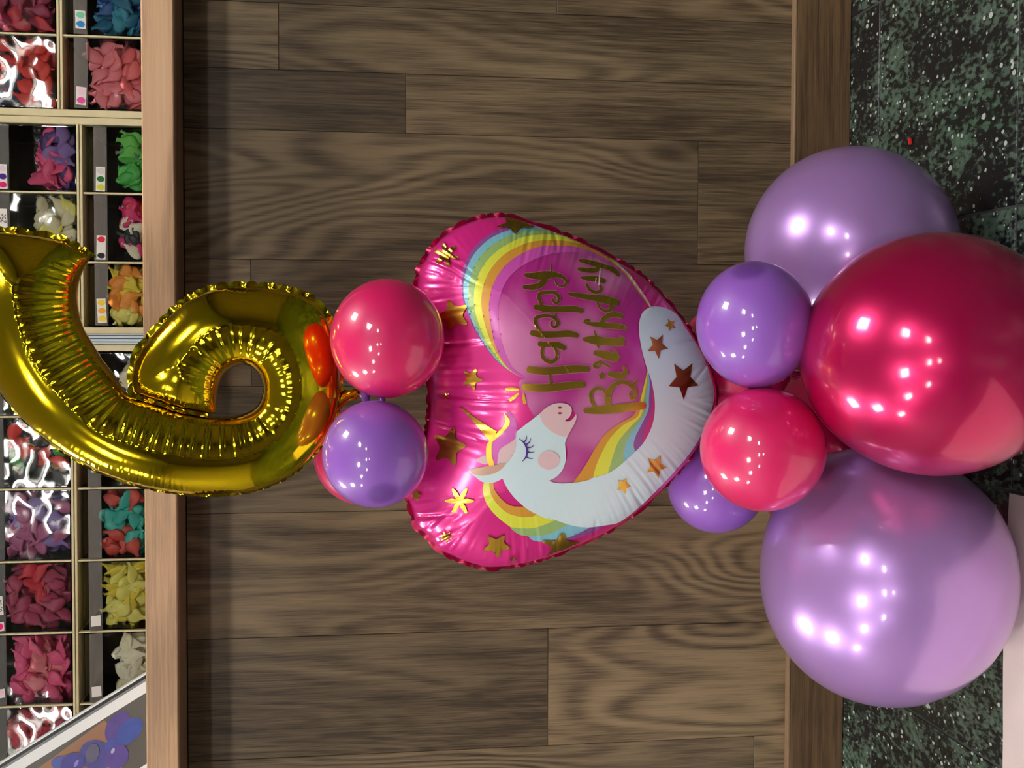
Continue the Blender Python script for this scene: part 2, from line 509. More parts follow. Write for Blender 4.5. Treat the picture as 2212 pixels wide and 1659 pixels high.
# ------------------------------------------------------------------ 2-D tools for the foil balloons
def catmull(pts, n=6, closed=True, corners=()):
    P = np.array(pts, float); N = len(P); out = []
    rngN = N if closed else N - 1
    for i in range(rngN):
        p1, p2 = P[i], P[(i + 1) % N]
        p0 = P[(i - 1) % N] if closed or i > 0 else p1
        p3 = P[(i + 2) % N] if closed or i + 2 < N else p2
        if i in corners: p0 = p1
        if (i + 1) % N in corners: p3 = p2
        for k in range(n):
            u = k / n
            out.append(0.5 * ((2 * p1) + (-p0 + p2) * u + (2 * p0 - 5 * p1 + 4 * p2 - p3) * u * u + (-p0 + 3 * p1 - 3 * p2 + p3) * u ** 3))
    if not closed: out.append(P[-1])
    return np.array(out)

def resample(poly, step):
    P = np.vstack([poly, poly[:1]]); L = np.r_[0, np.cumsum(np.hypot(*np.diff(P, axis=0).T))]
    n = max(8, int(L[-1] / step)); s = np.linspace(0, L[-1], n, endpoint=False)
    return np.c_[np.interp(s, L, P[:, 0]), np.interp(s, L, P[:, 1])]

def pip(pts, poly):
    x, y = pts[:, 0], pts[:, 1]; ins = np.zeros(len(pts), bool)
    a = poly; b = np.roll(poly, -1, 0)
    for (x1, y1), (x2, y2) in zip(a, b):
        if y1 == y2: continue
        c = ((y1 > y) != (y2 > y))
        if c.any():
            ins ^= c & (x < (x2 - x1) * (y - y1) / (y2 - y1) + x1)
    return ins

def poly_dist(pts, poly):
    """distance to the closed polyline and arc length of the nearest point"""
    pts = pts.astype(np.float64); N = len(poly)
    a = poly; b = np.roll(poly, -1, 0); ab = b - a; l2 = (ab ** 2).sum(1) + 1e-18
    sl = np.r_[0, np.cumsum(np.sqrt(l2))]
    D = np.empty(len(pts)); S = np.empty(len(pts))
    for i in range(0, len(pts), 4000):
        p = pts[i:i + 4000]
        d2 = ((p ** 2).sum(1)[:, None] + (a ** 2).sum(1)[None] - 2 * p @ a.T)
        k = d2.argmin(1); best = np.full(len(p), 1e9); bs = np.zeros(len(p))
        for off in (-1, 0):
            kk = (k + off) % N
            t = np.clip(((p - a[kk]) * ab[kk]).sum(1) / l2[kk], 0, 1)
            q = a[kk] + ab[kk] * t[:, None]; d = np.hypot(*(p - q).T)
            m = d < best; best[m] = d[m]; bs[m] = (sl[kk] + t * np.sqrt(l2[kk]))[m]
        D[i:i + 4000] = best; S[i:i + 4000] = bs
    return D, S, sl[-1]

class Pillow:
    """a foil balloon: the outline (metres, in the upright X-Z plane) blown up like film under pressure"""
    def __init__(s, outline, k, wr, seed, grid=0.0035):
        s.poly = outline; s.k = k; s.wr = wr
        r = np.random.default_rng(seed)
        s.lo = outline.min(0) - 3 * grid; hi = outline.max(0) + 3 * grid; s.g = grid
        nx, ny = [int(v) for v in np.ceil((hi - s.lo) / grid) + 1]
        gx, gy = np.meshgrid(s.lo[0] + grid * np.arange(nx), s.lo[1] + grid * np.arange(ny), indexing='ij')
        G = np.c_[gx.ravel(), gy.ravel()]
        ins = pip(G, outline).reshape(nx, ny)
        x = np.zeros((nx, ny)); b = ins.astype(float)
        def A(v):
            w = 4 * v.copy(); w[1:] -= v[:-1]; w[:-1] -= v[1:]; w[:, 1:] -= v[:, :-1]; w[:, :-1] -= v[:, 1:]
            return w * ins
        rr = b.copy(); p = rr.copy(); rs = (rr * rr).sum()
        for _ in range(900):
            Ap = A(p); al = rs / (p * Ap).sum(); x += al * p; rr -= al * Ap
            rn = (rr * rr).sum()
            if rn < 1e-9: break
            p = rr + rn / rs * p; rs = rn
        phi = x * grid * grid
        D, _, s.L = poly_dist(G, outline); D = D.reshape(nx, ny)
        q = np.where(ins & (D > 0.6 * grid), phi / np.maximum(D, 1e-6), np.nan)
        for _ in range(6):                      # carry the ratio outwards
            nanm = np.isnan(q); acc = np.zeros_like(q); cnt = np.zeros_like(q)
            for dx in (-1, 0, 1):
                for dy in (-1, 0, 1):
                    sh = np.roll(np.roll(q, dx, 0), dy, 1); ok = ~np.isnan(sh)
                    acc[ok] += sh[ok]; cnt[ok] += 1
            f = nanm & (cnt > 0); q[f] = acc[f] / cnt[f]
        s.q = np.nan_to_num(q); s.nx, s.ny = nx, ny
        s.waves = [(round(s.L / lam), r.uniform(0, 6.28), am) for lam, am in wr['waves']]
        s.slow = [(r.integers(3, 14), r.uniform(0, 6.28)) for _ in range(4)]
    def lookup(s, pts):
        u = np.clip((pts - s.lo) / s.g, 0, [s.nx - 1.001, s.ny - 1.001]); i = u.astype(int); f = u - i
        q = s.q; a = q[i[:, 0], i[:, 1]]; b = q[i[:, 0] + 1, i[:, 1]]; c = q[i[:, 0], i[:, 1] + 1]; d = q[i[:, 0] + 1, i[:, 1] + 1]
        return (a * (1 - f[:, 0]) + b * f[:, 0]) * (1 - f[:, 1]) + (c * (1 - f[:, 0]) + d * f[:, 0]) * f[:, 1]
    def height(s, pts):
        d, sa, L = poly_dist(pts, s.poly); ins = pip(pts, s.poly); d = np.where(ins, d, 0)
        h = s.k * np.sqrt(np.maximum(2 * s.lookup(pts) * d, 0))
        th = 2 * np.pi * sa / L
        w = sum(am * np.sin(n * th + ph) for n, ph, am in s.waves)
        w = np.sign(w) * np.abs(w) ** 0.75
        sl = sum(np.sin(n * th + ph) for n, ph in s.slow) / 4
        amp, dec = s.wr['amp'](th / (2 * np.pi)), s.wr['decay'](th / (2 * np.pi))
        amp = amp * (0.65 + 0.7 * sl); dec = dec * (1 + 0.45 * sl)
        w = w * amp * np.exp(-(d / dec) ** s.wr.get('pow', 1.3)) * (1 - np.exp(-d / (0.2 * dec)))
        for (x1, z1, x2, z2, dep, wid) in s.wr.get('creases', ()):
            a = np.array([x1, z1]); ab = np.array([x2 - x1, z2 - z1]); t = np.clip(((pts - a) @ ab) / (ab @ ab), 0, 1)
            dd = np.hypot(*(pts - a - t[:, None] * ab).T)
            w = w - dep * (1 - t) * np.exp(-(dd / wid) ** 2) * np.minimum(1, d / 0.004)
        return np.maximum(h + w, 0) * ins, d

def triangulate(boundary, interior):
    P = np.vstack([boundary, interior]) if len(interior) else boundary
    n = len(boundary); sc = 1.0 / max(1e-9, np.abs(P).max())
    r = delaunay_2d_cdt([Vector(p * sc) for p in P], [(i, (i + 1) % n) for i in range(n)], [], 0, 1e-9)
    V = np.array([(v.x, v.y) for v in r[0]]) / sc
    F = np.array([f for f in r[2] if len(f) == 3])
    return V, F[pip(V[F].mean(1), boundary)]

def inner_points(poly, step, margin, seed=0):
    r = np.random.default_rng(seed)
    lo, hi = poly.min(0), poly.max(0)
    gx, gy = np.meshgrid(np.arange(lo[0], hi[0], step), np.arange(lo[1], hi[1], step * 0.866), indexing='ij')
    gx = gx + (np.arange(gx.shape[1]) % 2) * step / 2
    G = np.c_[gx.ravel(), gy.ravel()] + r.uniform(-.12, .12, (gx.size, 2)) * step
    G = G[pip(G, poly)]
    if len(G) == 0: return G
    d, _, _ = poly_dist(G, poly)
    return G[d > margin]

def px2plane(pts, Y):
    p = at(np.array(pts)[:, 0], np.array(pts)[:, 1], Y); return p[:, [0, 2]]

def foil_body(name, pil, Yp, step, bstep, mat, parent, org, seed):
    bd = resample(pil.poly, bstep)
    V, F = triangulate(bd, inner_points(bd, step, 0.55 * step, seed))
    h, d = pil.height(V)
    edge = d < 1e-5
    h[edge] = 0
    front = np.c_[V[:, 0], Yp - h, V[:, 1]]
    ids = np.full(len(V), -1); nb = (~edge).sum(); ids[~edge] = len(V) + np.arange(nb); ids[edge] = np.where(edge)[0]
    back = np.c_[V[:, 0], Yp + h, V[:, 1]][~edge]
    verts = np.vstack([front, back]) - org
    # front faces look to -Y
    a, b, c = V[F[:, 0]], V[F[:, 1]], V[F[:, 2]]
    ccw = ((b - a)[:, 0] * (c - a)[:, 1] - (b - a)[:, 1] * (c - a)[:, 0]) > 0
    Ff = np.where(ccw[:, None], F, F[:, ::-1])
    faces = np.vstack([Ff, ids[Ff[:, ::-1]]])
    return mesh_obj(name, verts, faces, mat, parent, True)

def flange(name, poly, Yp, width, mat, parent, org, lam, seed, wob=0.0025, skip=None, step=0.0016, wmul=None):
    r = np.random.default_rng(seed)
    bd = resample(poly, step); n = len(bd)
    t = np.roll(bd, -2, 0) - np.roll(bd, 2, 0); t /= np.hypot(*t.T)[:, None] + 1e-9
    area = 0.5 * (bd[:, 0] * np.roll(bd[:, 1], -1) - np.roll(bd[:, 0], -1) * bd[:, 1]).sum()
    nor = np.c_[t[:, 1], -t[:, 0]] * (1 if area > 0 else -1)
    th = 2 * np.pi * np.arange(n) / n; L = n * step
    k = max(3, round(L / lam))
    wv = np.sin(k * th + 3.0 * np.sin(5 * th + 1) + 1.5 * np.sin(13 * th) + r.uniform(0, 6))
    w2 = 0.6 * np.sin(round(L / (lam * .6)) * th + 1.3 * np.sin(9 * th))
    sc = width * (0.45 + 0.55 * np.sqrt(np.abs(wv))) * (1 + 0.1 * w2)
    if wmul is not None:
        m_ = np.array([wmul(i / n) for i in range(n)]); sc = sc * m_; wob = (wob * m_)
    rows = []
    for q, off in ((-0.15, 0), (0.5, 1), (1.0, 1)):
        p = bd + nor * (sc * q)[:, None]
        rows.append(np.c_[p[:, 0], Yp + off * wob * (wv * q + 0.35 * w2), p[:, 1]])
    verts = np.vstack(rows) - org
    faces = []
    for j in range(2):
        for i in range(n):
            i2 = (i + 1) % n
            if skip is not None and (skip[int(i * len(skip) / n)]): continue
            faces.append((j * n + i, j * n + i2, (j + 1) * n + i2, (j + 1) * n + i))
    return mesh_obj(name, verts, faces, mat, parent, True)


class Printer:
    """puts printed shapes, traced in the photograph's pixels, onto a pillow's front"""
    def __init__(s, pil, Yp, org, lift=0.0004):
        s.p, s.Y, s.org, s.lift = pil, Yp, org, lift
    def project(s, px, layer):
        Y = np.full(len(px), s.Y); h = None
        for i in range(5):
            P = at(px[:, 0], px[:, 1], Y); h, d = s.p.height(P[:, [0, 2]])
            Y = s.Y - h if i == 0 else 0.35 * Y + 0.65 * (s.Y - h)
        P = at(px[:, 0], px[:, 1], s.Y - h)
        P[:, 1] -= s.lift * layer * (1 + 2.0 * np.exp(-d / 0.008))
        return P, d > 1e-6
    def put(s, name, V, F, layer, mat, parent):
        P, ok = s.project(V, layer)
        F = F[ok[F].all(1)]
        tri = P[F][:, :, [0, 2]]; cr = (tri[:, 1] - tri[:, 0])[:, 0] * (tri[:, 2] - tri[:, 0])[:, 1] - (tri[:, 1] - tri[:, 0])[:, 1] * (tri[:, 2] - tri[:, 0])[:, 0]
        F = np.where((cr > 0)[:, None], F, F[:, ::-1])
        return mesh_obj(name, P - s.org, F, mat, parent, True)
    def fill(s, name, poly, layer, mat, parent, smooth=5, corners=(), step=3.6):
        poly = np.array(poly, float)
        if smooth: poly = catmull(poly, smooth, True, corners)
        bd = resample(poly, min(step, 3.0)) if smooth else resample_keep(poly, min(step, 3.0))
        V, F = triangulate(bd, inner_points(bd, step, 0.5 * step))
        return s.put(name, V, F, layer, mat, parent)
    def strokes(s, name, strokes, layer, mat, parent, grow=0.0):
        VV, FF, n0 = [], [], 0
        for st in strokes:
            P = catmull(st, 7, False)
            xy = P[:, :2]; seg = np.r_[0, np.cumsum(np.hypot(*np.diff(xy, axis=0).T))]
            n = max(6, int(seg[-1] / 1.6)); u = np.linspace(0, seg[-1], n)
            x, y, w = [np.interp(u, seg, P[:, i]) for i in range(3)]
            c = np.c_[x, y]; hw = w / 2
            # rounded ends
            t = np.gradient(c, axis=0); t /= np.hypot(*t.T)[:, None] + 1e-9
            r0, r1 = hw[0], hw[-1]
            a = np.linspace(0, 1, 5)[:-1]
            c = np.vstack([c[0] - t[0] * (r0 * (1 - a) * 0.8)[:, None], c, c[-1] + t[-1] * (r1 * 0.8 * (1 - a[::-1]))[:, None]])
            hw = np.r_[r0 * np.sqrt(1 - (1 - a) ** 2) + 0.05, hw, r1 * np.sqrt(1 - (1 - a[::-1]) ** 2) + 0.05] + grow
            t = np.gradient(c, axis=0); t /= np.hypot(*t.T)[:, None] + 1e-9
            nn = np.c_[-t[:, 1], t[:, 0]]
            rows = [c + nn * (hw * q)[:, None] for q in (-1, -.5, 0, .5, 1)]
            m = len(c); VV.append(np.vstack(rows))
            i = np.arange(m - 1)
            for j in range(4):
                A, B = n0 + j * m + i, n0 + (j + 1) * m + i
                FF += [np.c_[A, A + 1, B + 1], np.c_[A, B + 1, B]]
            n0 += 5 * m
        return s.put(name, np.vstack(VV), np.vstack(FF), layer, mat, parent)

def resample_keep(poly, step):
    out = []
    for a, b in zip(poly, np.roll(poly, -1, 0)):
        n = max(1, int(np.hypot(*(b - a)) / step)); out += [a + (b - a) * k / n for k in range(n)]
    return np.array(out)

def star_poly(cx, cy, r, rot, inner=0.5, n=5, rnd=True, sx=1.0, sy=1.0, shear=0.0):
    pts = []
    for i in range(n * 2):
        a = rot + math.pi * i / n; q = r if i % 2 == 0 else r * inner
        if rnd and i % 2 == 0:
            for da, qq in ((-0.10, 0.93), (0.0, 0.98), (0.10, 0.93)):
                pts.append((qq * q * math.cos(a + da), qq * q * math.sin(a + da)))
        else:
            pts.append((q * math.cos(a), q * math.sin(a)))
    return np.array([(cx + x * sx + y * shear, cy + y * sy) for x, y in pts])

# ------------------------------------------------------------------ the gold number balloon
YG = 1.43
G_PTS = [(196, 556), (180, 545), (150, 527), (120, 515), (80, 508), (40, 503), (0, 499), (-50, 496),
         (-70, 545), (-76, 615), (-65, 690), (-40, 765), (-4, 835), (28, 880), (75, 927), (130, 971), (200, 1012), (270, 1040), (340, 1058), (400, 1066),
         (460, 1069), (520, 1065), (570, 1053), (620, 1031), (660, 1000), (695, 960), (722, 912), (736, 860), (736, 800), (728, 745),
         (715, 702), (695, 667), (665, 643), (630, 630), (590, 622), (540, 619), (490, 620), (450, 628), (415, 644), (390, 660), (360, 688), (330, 721),
         (306, 750), (292, 776), (286, 806), (286, 836), (289, 850),
         (312, 859), (345, 869), (380, 881), (420, 889), (452, 894), (467, 893),
         (468, 870), (470, 850), (474, 830), (482, 812), (497, 797), (515, 789), (535, 790), (552, 800), (564, 818), (568, 840), (564, 862), (552, 880),
         (533, 891), (510, 897), (488, 899), (468, 900),
         (452, 899), (420, 893), (380, 885), (345, 873), (310, 863), (284, 855), (270, 844), (260, 830), (243, 805), (220, 775), (199, 740), (181, 710), (170, 675),
         (166, 640), (170, 610), (180, 583)]
G_COR = (0, 7, 46, 52, 68)
gpoly_px = catmull(G_PTS, 6, True, G_COR)
gpoly = px2plane(gpoly_px, YG)
gorg = np.array([gpoly[:, 0].mean(), YG, gpoly[:, 1].min()])
gb = resample(gpoly, 0.002)
# where along the outline the film is crimped: the hole, the slit and the inner curve
_gs = np.r_[0, np.cumsum(np.hypot(*np.diff(np.vstack([gpoly, gpoly[:1]]), axis=0).T))]; _gs /= _gs[-1]
s_out0, s_in0, s_slit = _gs[7 * 6], _gs[51 * 6], _gs[46 * 6]
def g_inner(u): return 1 / (1 + np.exp(-(u - s_in0) / 0.004))
gold_w = dict(waves=[(0.0043, 0.65), (0.0067, 0.55), (0.015, 0.25), (0.034, 0.2)],
              amp=lambda u: 0.00024 + 0.0011 * g_inner(u), decay=lambda u: 0.013 + 0.029 * g_inner(u), **{'pow': 2.0})
pg = Pillow(gpoly, 0.80, gold_w, 3, 0.003)
six = empty('number_balloon', gorg)
tag(six, 'mirror gold foil balloon shaped like the number 6, at the top of the column', 'balloon')
foil_body('foil_skin', pg, YG, 0.00165, 0.0012, M_gold6, six, gorg, 1)
flange('seam_edge', gpoly, YG, 0.0060, M_gold6, six, gorg, 0.030, 4, 0.0017, wmul=lambda u: 0.4 if _gs[9 * 6] < u < _gs[29 * 6] else 1.0,
       skip=[(i + .5) / 400 > _gs[51 * 6] - 0.001 for i in range(400)])
# crinkled filling neck under the loop
nv, nf = [], []
npx = [(734, 868, 17), (745, 858, 13), (758, 853, 10), (768, 850, 11), (774, 850, 8)]
for i, (x, y, w) in enumerate(npx):
    c = at(x, y, YG) - gorg
    for k in range(12):
        a = k / 12 * 2 * math.pi; rr = w * 0.00053 * (1 + 0.28 * math.sin(5 * a + i * 1.7))
        nv.append(c + np.array([math.cos(a) * rr, math.sin(a) * rr * .6, math.sin(i * 2 + k) * 0.0015]))
for i in range(4):
    for k in range(12):
        nf.append((i * 12 + k, i * 12 + (k + 1) % 12, (i + 1) * 12 + (k + 1) % 12, (i + 1) * 12 + k))
mesh_obj('filling_neck', nv, nf, M_gold6, six, True)

# ------------------------------------------------------------------ the printed unicorn balloon
YU = 1.43
U_PTS = [(1060, 469), (1101, 470), (1139, 481), (1187, 497), (1236, 516), (1289, 541), (1332, 565), (1375, 590), (1409, 620), (1441, 654), (1470, 690),
         (1494, 724), (1522, 776), (1541, 826), (1545, 864), (1533, 903), (1508, 956), (1470, 1008), (1417, 1064), (1369, 1107), (1311, 1145), (1250, 1174),
         (1187, 1199), (1120, 1217), (1060, 1225), (1028, 1219), (995, 1208), (950, 1186), (926, 1158), (900, 1136), (893, 1110), (884, 1082), (882, 1050), (894, 1012), (912, 972),
         (924, 930), (929, 890), (930, 850), (929, 810), (926, 770), (920, 730), (911, 690), (903, 650), (902, 612), (908, 580), (924, 552), (943, 525), (979, 497), (1017, 479)]
upoly_px = catmull(U_PTS, 8, True)
upoly = px2plane(upoly_px, YU)
uorg = np.array([upoly[:, 0].mean(), YU, upoly[:, 1].min()])
cr = []
for (x1, y1, x2, y2) in ((928, 747, 1060, 735), (930, 850, 1095, 858), (921, 905, 1040, 945), (1190, 498, 1188, 560), (1275, 1165, 1268, 1105), (1385, 1095, 1340, 1050), (1524, 778, 1440, 850), (898, 1112, 985, 1100), (915, 560, 975, 590), (1120, 1216, 1108, 1160), (1500, 735, 1425, 740)):
    (a, b), (c, d) = px2plane([(x1, y1), (x2, y2)], YU); cr.append((a, b, c, d, 0.0045, 0.0016))
uni_w = dict(waves=[(0.0068, 0.5), (0.0105, 0.55), (0.021, 0.4), (0.045, 0.35)],
             amp=lambda u: 0.0012 + 0 * u, decay=lambda u: 0.036 + 0 * u, creases=cr, **{'pow': 1.6})
pu = Pillow(upoly, 0.66, uni_w, 11, 0.0035)
uni = empty('foil_balloon', uorg)
tag(uni, 'pink foil balloon printed with a white unicorn, a rainbow and Happy Birthday', 'balloon')
foil_body('foil_skin', pu, YU, 0.0023, 0.0018, M_uni_skin, uni, uorg, 2)
flange('seam_edge', upoly, YU, 0.0050, M_fl_crimson, uni, uorg, 0.036, 9, 0.0022)
PR = Printer(pu, YU, uorg)
def C(sc, ox, oy, pts): return [(ox + p[0] / sc, oy + p[1] / sc) + tuple(q / sc for q in p[2:]) for p in pts]
def u1(p): return C(4.366, 1100, 540, p)
def u2(p): return C(4.879, 960, 840, p)
def u7(p): return C(2.074, 850, 440, p)

# rainbow arc
tip = (578, 783)
E0 = [tip, (480, 722), (410, 640), (355, 550), (315, 450), (303, 370), (312, 290), (345, 215), (410, 150), (490, 110), (580, 94), (680, 100), (760, 118), (850, 158), (930, 205), (1000, 258), (1050, 308), (1095, 372), (1130, 422), (1152, 460)]
E1 = [tip, (489, 727), (418, 645), (362, 550), (323, 450), (313, 374), (325, 300), (358, 230), (420, 165), (500, 124), (590, 104), (680, 106), (760, 122), (850, 161), (930, 207), (1000, 260), (1049, 309), (1094, 373), (1129, 423), (1151, 461)]
E2 = [tip, (494, 728), (424, 645), (371, 550), (336, 452), (336, 376), (351, 306), (386, 240), (442, 185), (522, 141), (602, 121), (690, 118), (768, 130), (850, 164), (929, 209), (999, 261), (1048, 310), (1093, 374), (1128, 424), (1150, 462)]
E3 = [tip, (499, 730), (433, 645), (386, 550), (362, 462), (362, 388), (381, 318), (417, 257), (472, 206), (542, 164), (612, 143), (698, 138), (776, 148), (856, 175), (928, 214), (998, 264), (1046, 313), (1091, 376), (1126, 426), (1148, 463)]
E4 = [tip, (504, 730), (448, 645), (412, 550), (394, 462), (397, 393), (416, 328), (451, 272), (502, 223), (562, 190), (622, 170), (702, 163), (780, 168), (858, 188), (926, 222), (995, 270), (1043, 317), (1089, 378), (1124, 427), (1147, 464)]
E5 = [tip, (513, 735), (461, 650), (436, 550), (427, 470), (434, 402), (455, 342), (491, 287), (537, 246), (592, 215), (642, 195), (704, 188), (780, 190), (856, 204), (922, 232), (991, 276), (1040, 321), (1086, 380), (1122, 429), (1146, 465)]
E6 = [(590, 778), (535, 735), (498, 660), (474, 560), (468, 480), (478, 412), (503, 352), (545, 302), (602, 263), (660, 238), (720, 222), (790, 218), (856, 224), (916, 246), (985, 284), (1036, 326), (1083, 383), (1120, 431), (1146, 466)]
def band(name, a, b, layer, mat, sm=5):
    a = catmull(u7(a), sm, False); b = catmull(u7(b), sm, False)
    poly = np.vstack([a, b[::-1]])
    keep = [0]
    for i in range(1, len(poly)):
        if np.hypot(*(poly[i] - poly[keep[-1]])) > 0.35: keep.append(i)
    if np.hypot(*(poly[keep[-1]] - poly[keep[0]])) < 0.35: keep.pop()
    poly = poly[keep]
    bd = resample_keep(poly, 3.0)
    V, F = triangulate(bd, inner_points(bd, 3.2, 1.6))
    return PR.put(name, V, F, layer, mat, uni)
# lilac ground inside the arc
ground = E6[:-1] + [(1100, 520), (1098, 580), (1130, 740), (1160, 820), (1165, 900), (1150, 1000), (1118, 1075), (1060, 1130), (960, 1205), (850, 1245), (700, 1245), (760, 1190), (780, 1110), (770, 1050), (815, 960), (790, 905), (740, 895), (690, 920), (640, 960), (590, 880), (560, 800)]
PR.fill('printed_ground', u7(ground), 1, M_lilac_cloud, uni, 3)
band('lilac_arc', E5, E6, 2, M_p_lilac)
for nm, a, b, mt in (('orange', E4, E5, M_p_orange), ('yellow', E3, E4, M_p_yellow), ('green', E2, E3, M_p_green), ('blue', E1, E2, M_p_blue), ('purple', E0, E1, M_p_purple)):
    o = band('rainbow_stripe', a, b, 2, mt); o['label'] = nm + ' stripe of the rainbow arc'
# mane in front of the neck
B = [[(1138, 742), (1124, 800), (1105, 870), (1075, 945), (1010, 985), (950, 1030), (900, 1100), (860, 1170), (800, 1255)],
     [(1138, 743), (1125, 800), (1108, 872), (1095, 950), (1030, 990), (970, 1050), (930, 1120), (905, 1180), (890, 1240)],
     [(1139, 744), (1133, 800), (1120, 874), (1110, 945), (1060, 1000), (1010, 1060), (985, 1120), (970, 1170), (958, 1212)],
     [(1140, 745), (1140, 802), (1130, 876), (1125, 935), (1090, 990), (1050, 1050), (1030, 1110), (1029, 1145), (1032, 1168)],
     [(1141, 746), (1147, 803), (1143, 878), (1140, 925), (1110, 990), (1082, 1045), (1075, 1080), (1078, 1100), (1084, 1122)],
     [(1143, 747), (1154, 803), (1157, 876), (1152, 935), (1135, 985), (1120, 1030), (1114, 1052), (1116, 1066), (1122, 1084)],
     [(1147, 748), (1166, 803), (1172, 860), (1174, 900), (1168, 950), (1158, 1000), (1140, 1045), (1132, 1060), (1126, 1080)]]
for k, (nm, mt) in enumerate((('orange', M_p_orange), ('yellow', M_p_yellow), ('green', M_p_green), ('blue', M_p_blue), ('purple', M_p_purple), ('magenta', M_p_mag))):
    o = band('mane_stripe', B[k], B[k + 1], 3, mt); o['label'] = nm + ' stripe of the mane below the lettering'
# mane behind the neck (U2 pixels)
def band2(nm, a, b, layer, mt):
    poly = np.vstack([catmull(u2(a), 5, False), catmull(u2(b), 5, False)[::-1]])
    bd = resample_keep(poly, 3.0); V, F = triangulate(bd, inner_points(bd, 3.2, 1.6))
    o = PR.put('mane_stripe', V, F, layer, mt, uni); o['label'] = nm + ' stripe of the mane behind the neck'
K0 = [(415, 985), (405, 1050), (415, 1130), (445, 1210), (500, 1290), (570, 1360), (640, 1415), (700, 1455)]
K1 = [(470, 985), (475, 1050), (490, 1110), (530, 1180), (590, 1250), (660, 1305), (740, 1335), (830, 1350), (920, 1345), (1010, 1320)]
K2 = [(516, 985), (520, 1040), (545, 1090), (600, 1160), (660, 1210), (720, 1235), (820, 1240), (900, 1240)]
band2('orange', K1, K2 + [(1000, 1310)], 3, M_p_orange)
band2('yellow', K0 + [(760, 1462), (820, 1468), (900, 1468), (980, 1455), (1080, 1420), (1190, 1370)], K1 + [(1100, 1340)], 3, M_p_yellow)
band2('green', [(680, 1440), (720, 1490), (780, 1530), (830, 1545), (885, 1552), (950, 1552), (1050, 1540), (1150, 1510), (1230, 1465), (1330, 1415)], [(690, 1440), (740, 1460), (820, 1468), (900, 1468), (980, 1455), (1080, 1420), (1190, 1365)], 2, M_p_green)
band2('blue', [(880, 1548), (920, 1590), (1000, 1608), (1080, 1613), (1160, 1610), (1250, 1588), (1350, 1548), (1450, 1503), (1550, 1450)], [(890, 1550), (950, 1550), (1050, 1540), (1150, 1510), (1230, 1465), (1340, 1410)], 2, M_p_blue)
band2('purple', [(1150, 1612), (1250, 1602), (1350, 1585), (1450, 1555), (1560, 1510), (1680, 1450)], [(1160, 1610), (1250, 1587), (1350, 1547), (1450, 1502), (1560, 1440)], 2, M_p_purple)

# horn, forelock, ears
PR.fill('horn', u2([(150, 185), (185, 195), (300, 290), (420, 370), (552, 448), (505, 555), (480, 560), (400, 460), (290, 330)]), 5, M_gold_print, uni, 0)
PR.fill('forelock', u2([(660, 232), (720, 275), (752, 340), (759, 420), (747, 520), (680, 575), (612, 614), (578, 652), (562, 718), (560, 792), (518, 797), (497, 720), (490, 640), (495, 560), (560, 505), (620, 450), (665, 390), (680, 335)]), 4, M_p_lilac, uni, 4)
PR.fill('forelock_edge', u2([(625, 250), (665, 300), (687, 338), (670, 390), (620, 450), (560, 510), (502, 560), (495, 640), (500, 720), (522, 797), (470, 807), (445, 740), (435, 660), (447, 580), (500, 520), (560, 455), (612, 400), (640, 335)]), 6, M_gold_print, uni, 4, corners=(0,))
PR.fill('far_ear', u2([(335, 755), (370, 722), (430, 698), (452, 740), (456, 792), (400, 787)]), 5, M_p_blush, uni, 3)
PR.fill('near_ear_lining', u2([(555, 790), (560, 718), (577, 650), (612, 612), (680, 572), (748, 520), (752, 600), (722, 690), (660, 775)]), 5, M_p_blush, uni, 3, corners=(0, 5, 8))
# body and head in one white print
bodyU2 = [(750, 455), (880, 355), (1000, 262), (1060, 205), (1130, 165), (1210, 148), (1290, 160), (1335, 200), (1335, 250), (1310, 300), (1262, 335), (1300, 343), (1345, 320), (1385, 265),
          (1390, 292), (1375, 350), (1330, 430), (1290, 505), (1268, 570), (1275, 650), (1278, 720), (1265, 800), (1230, 870), (1170, 930), (1100, 965),
          (1150, 985), (1230, 995), (1340, 990), (1450, 975), (1560, 945)]
bodyU7 = [(875, 1232), (960, 1207), (1015, 1170), (1060, 1130), (1100, 1092), (1125, 1060), (1155, 1000), (1168, 940), (1169, 880), (1160, 820), (1150, 780), (1135, 740), (1120, 690), (1108, 640), (1099, 580), (1100, 530), (1112, 492), (1130, 473), (1160, 461), (1200, 463), (1240, 478), (1275, 507)]
edge = [(1478, 706), (1500, 738), (1522, 780), (1538, 828), (1541, 862), (1530, 902), (1505, 955), (1467, 1006), (1415, 1061), (1375, 1099)]
bodyB = [(1010, 1425), (960, 1438), (880, 1449), (830, 1447), (780, 1436), (720, 1415), (680, 1400)]
bodyC = [(1160, 1388), (1080, 1365), (1000, 1335), (870, 1265), (760, 1170), (690, 1090), (640, 1010), (622, 970), (612, 940), (560, 970), (500, 990), (440, 990), (380, 970), (310, 915), (245, 860), (330, 832), (450, 812), (560, 795), (655, 765), (715, 690), (742, 600), (748, 520)]
body = u2(bodyU2) + u7(bodyU7) + edge + u7(bodyB) + u2(bodyC)
cor = [i for i, p in enumerate(body) if any(abs(p[0] - q[0]) + abs(p[1] - q[1]) < .01 for q in u2([(750, 455), (1262, 335), (1385, 265), (1100, 965), (612, 940), (245, 860), (655, 765), (1268, 570)]))]
PR.fill('unicorn_body', body, 4, M_fl_white, uni, 4, corners=tuple(cor))
PR.fill('ear_lining', u2([(262, 864), (330, 836), (450, 815), (560, 798), (652, 768), (610, 830), (540, 880), (450, 907), (370, 912), (300, 893)]), 6, M_p_ear, uni, 3, corners=(0, 4))
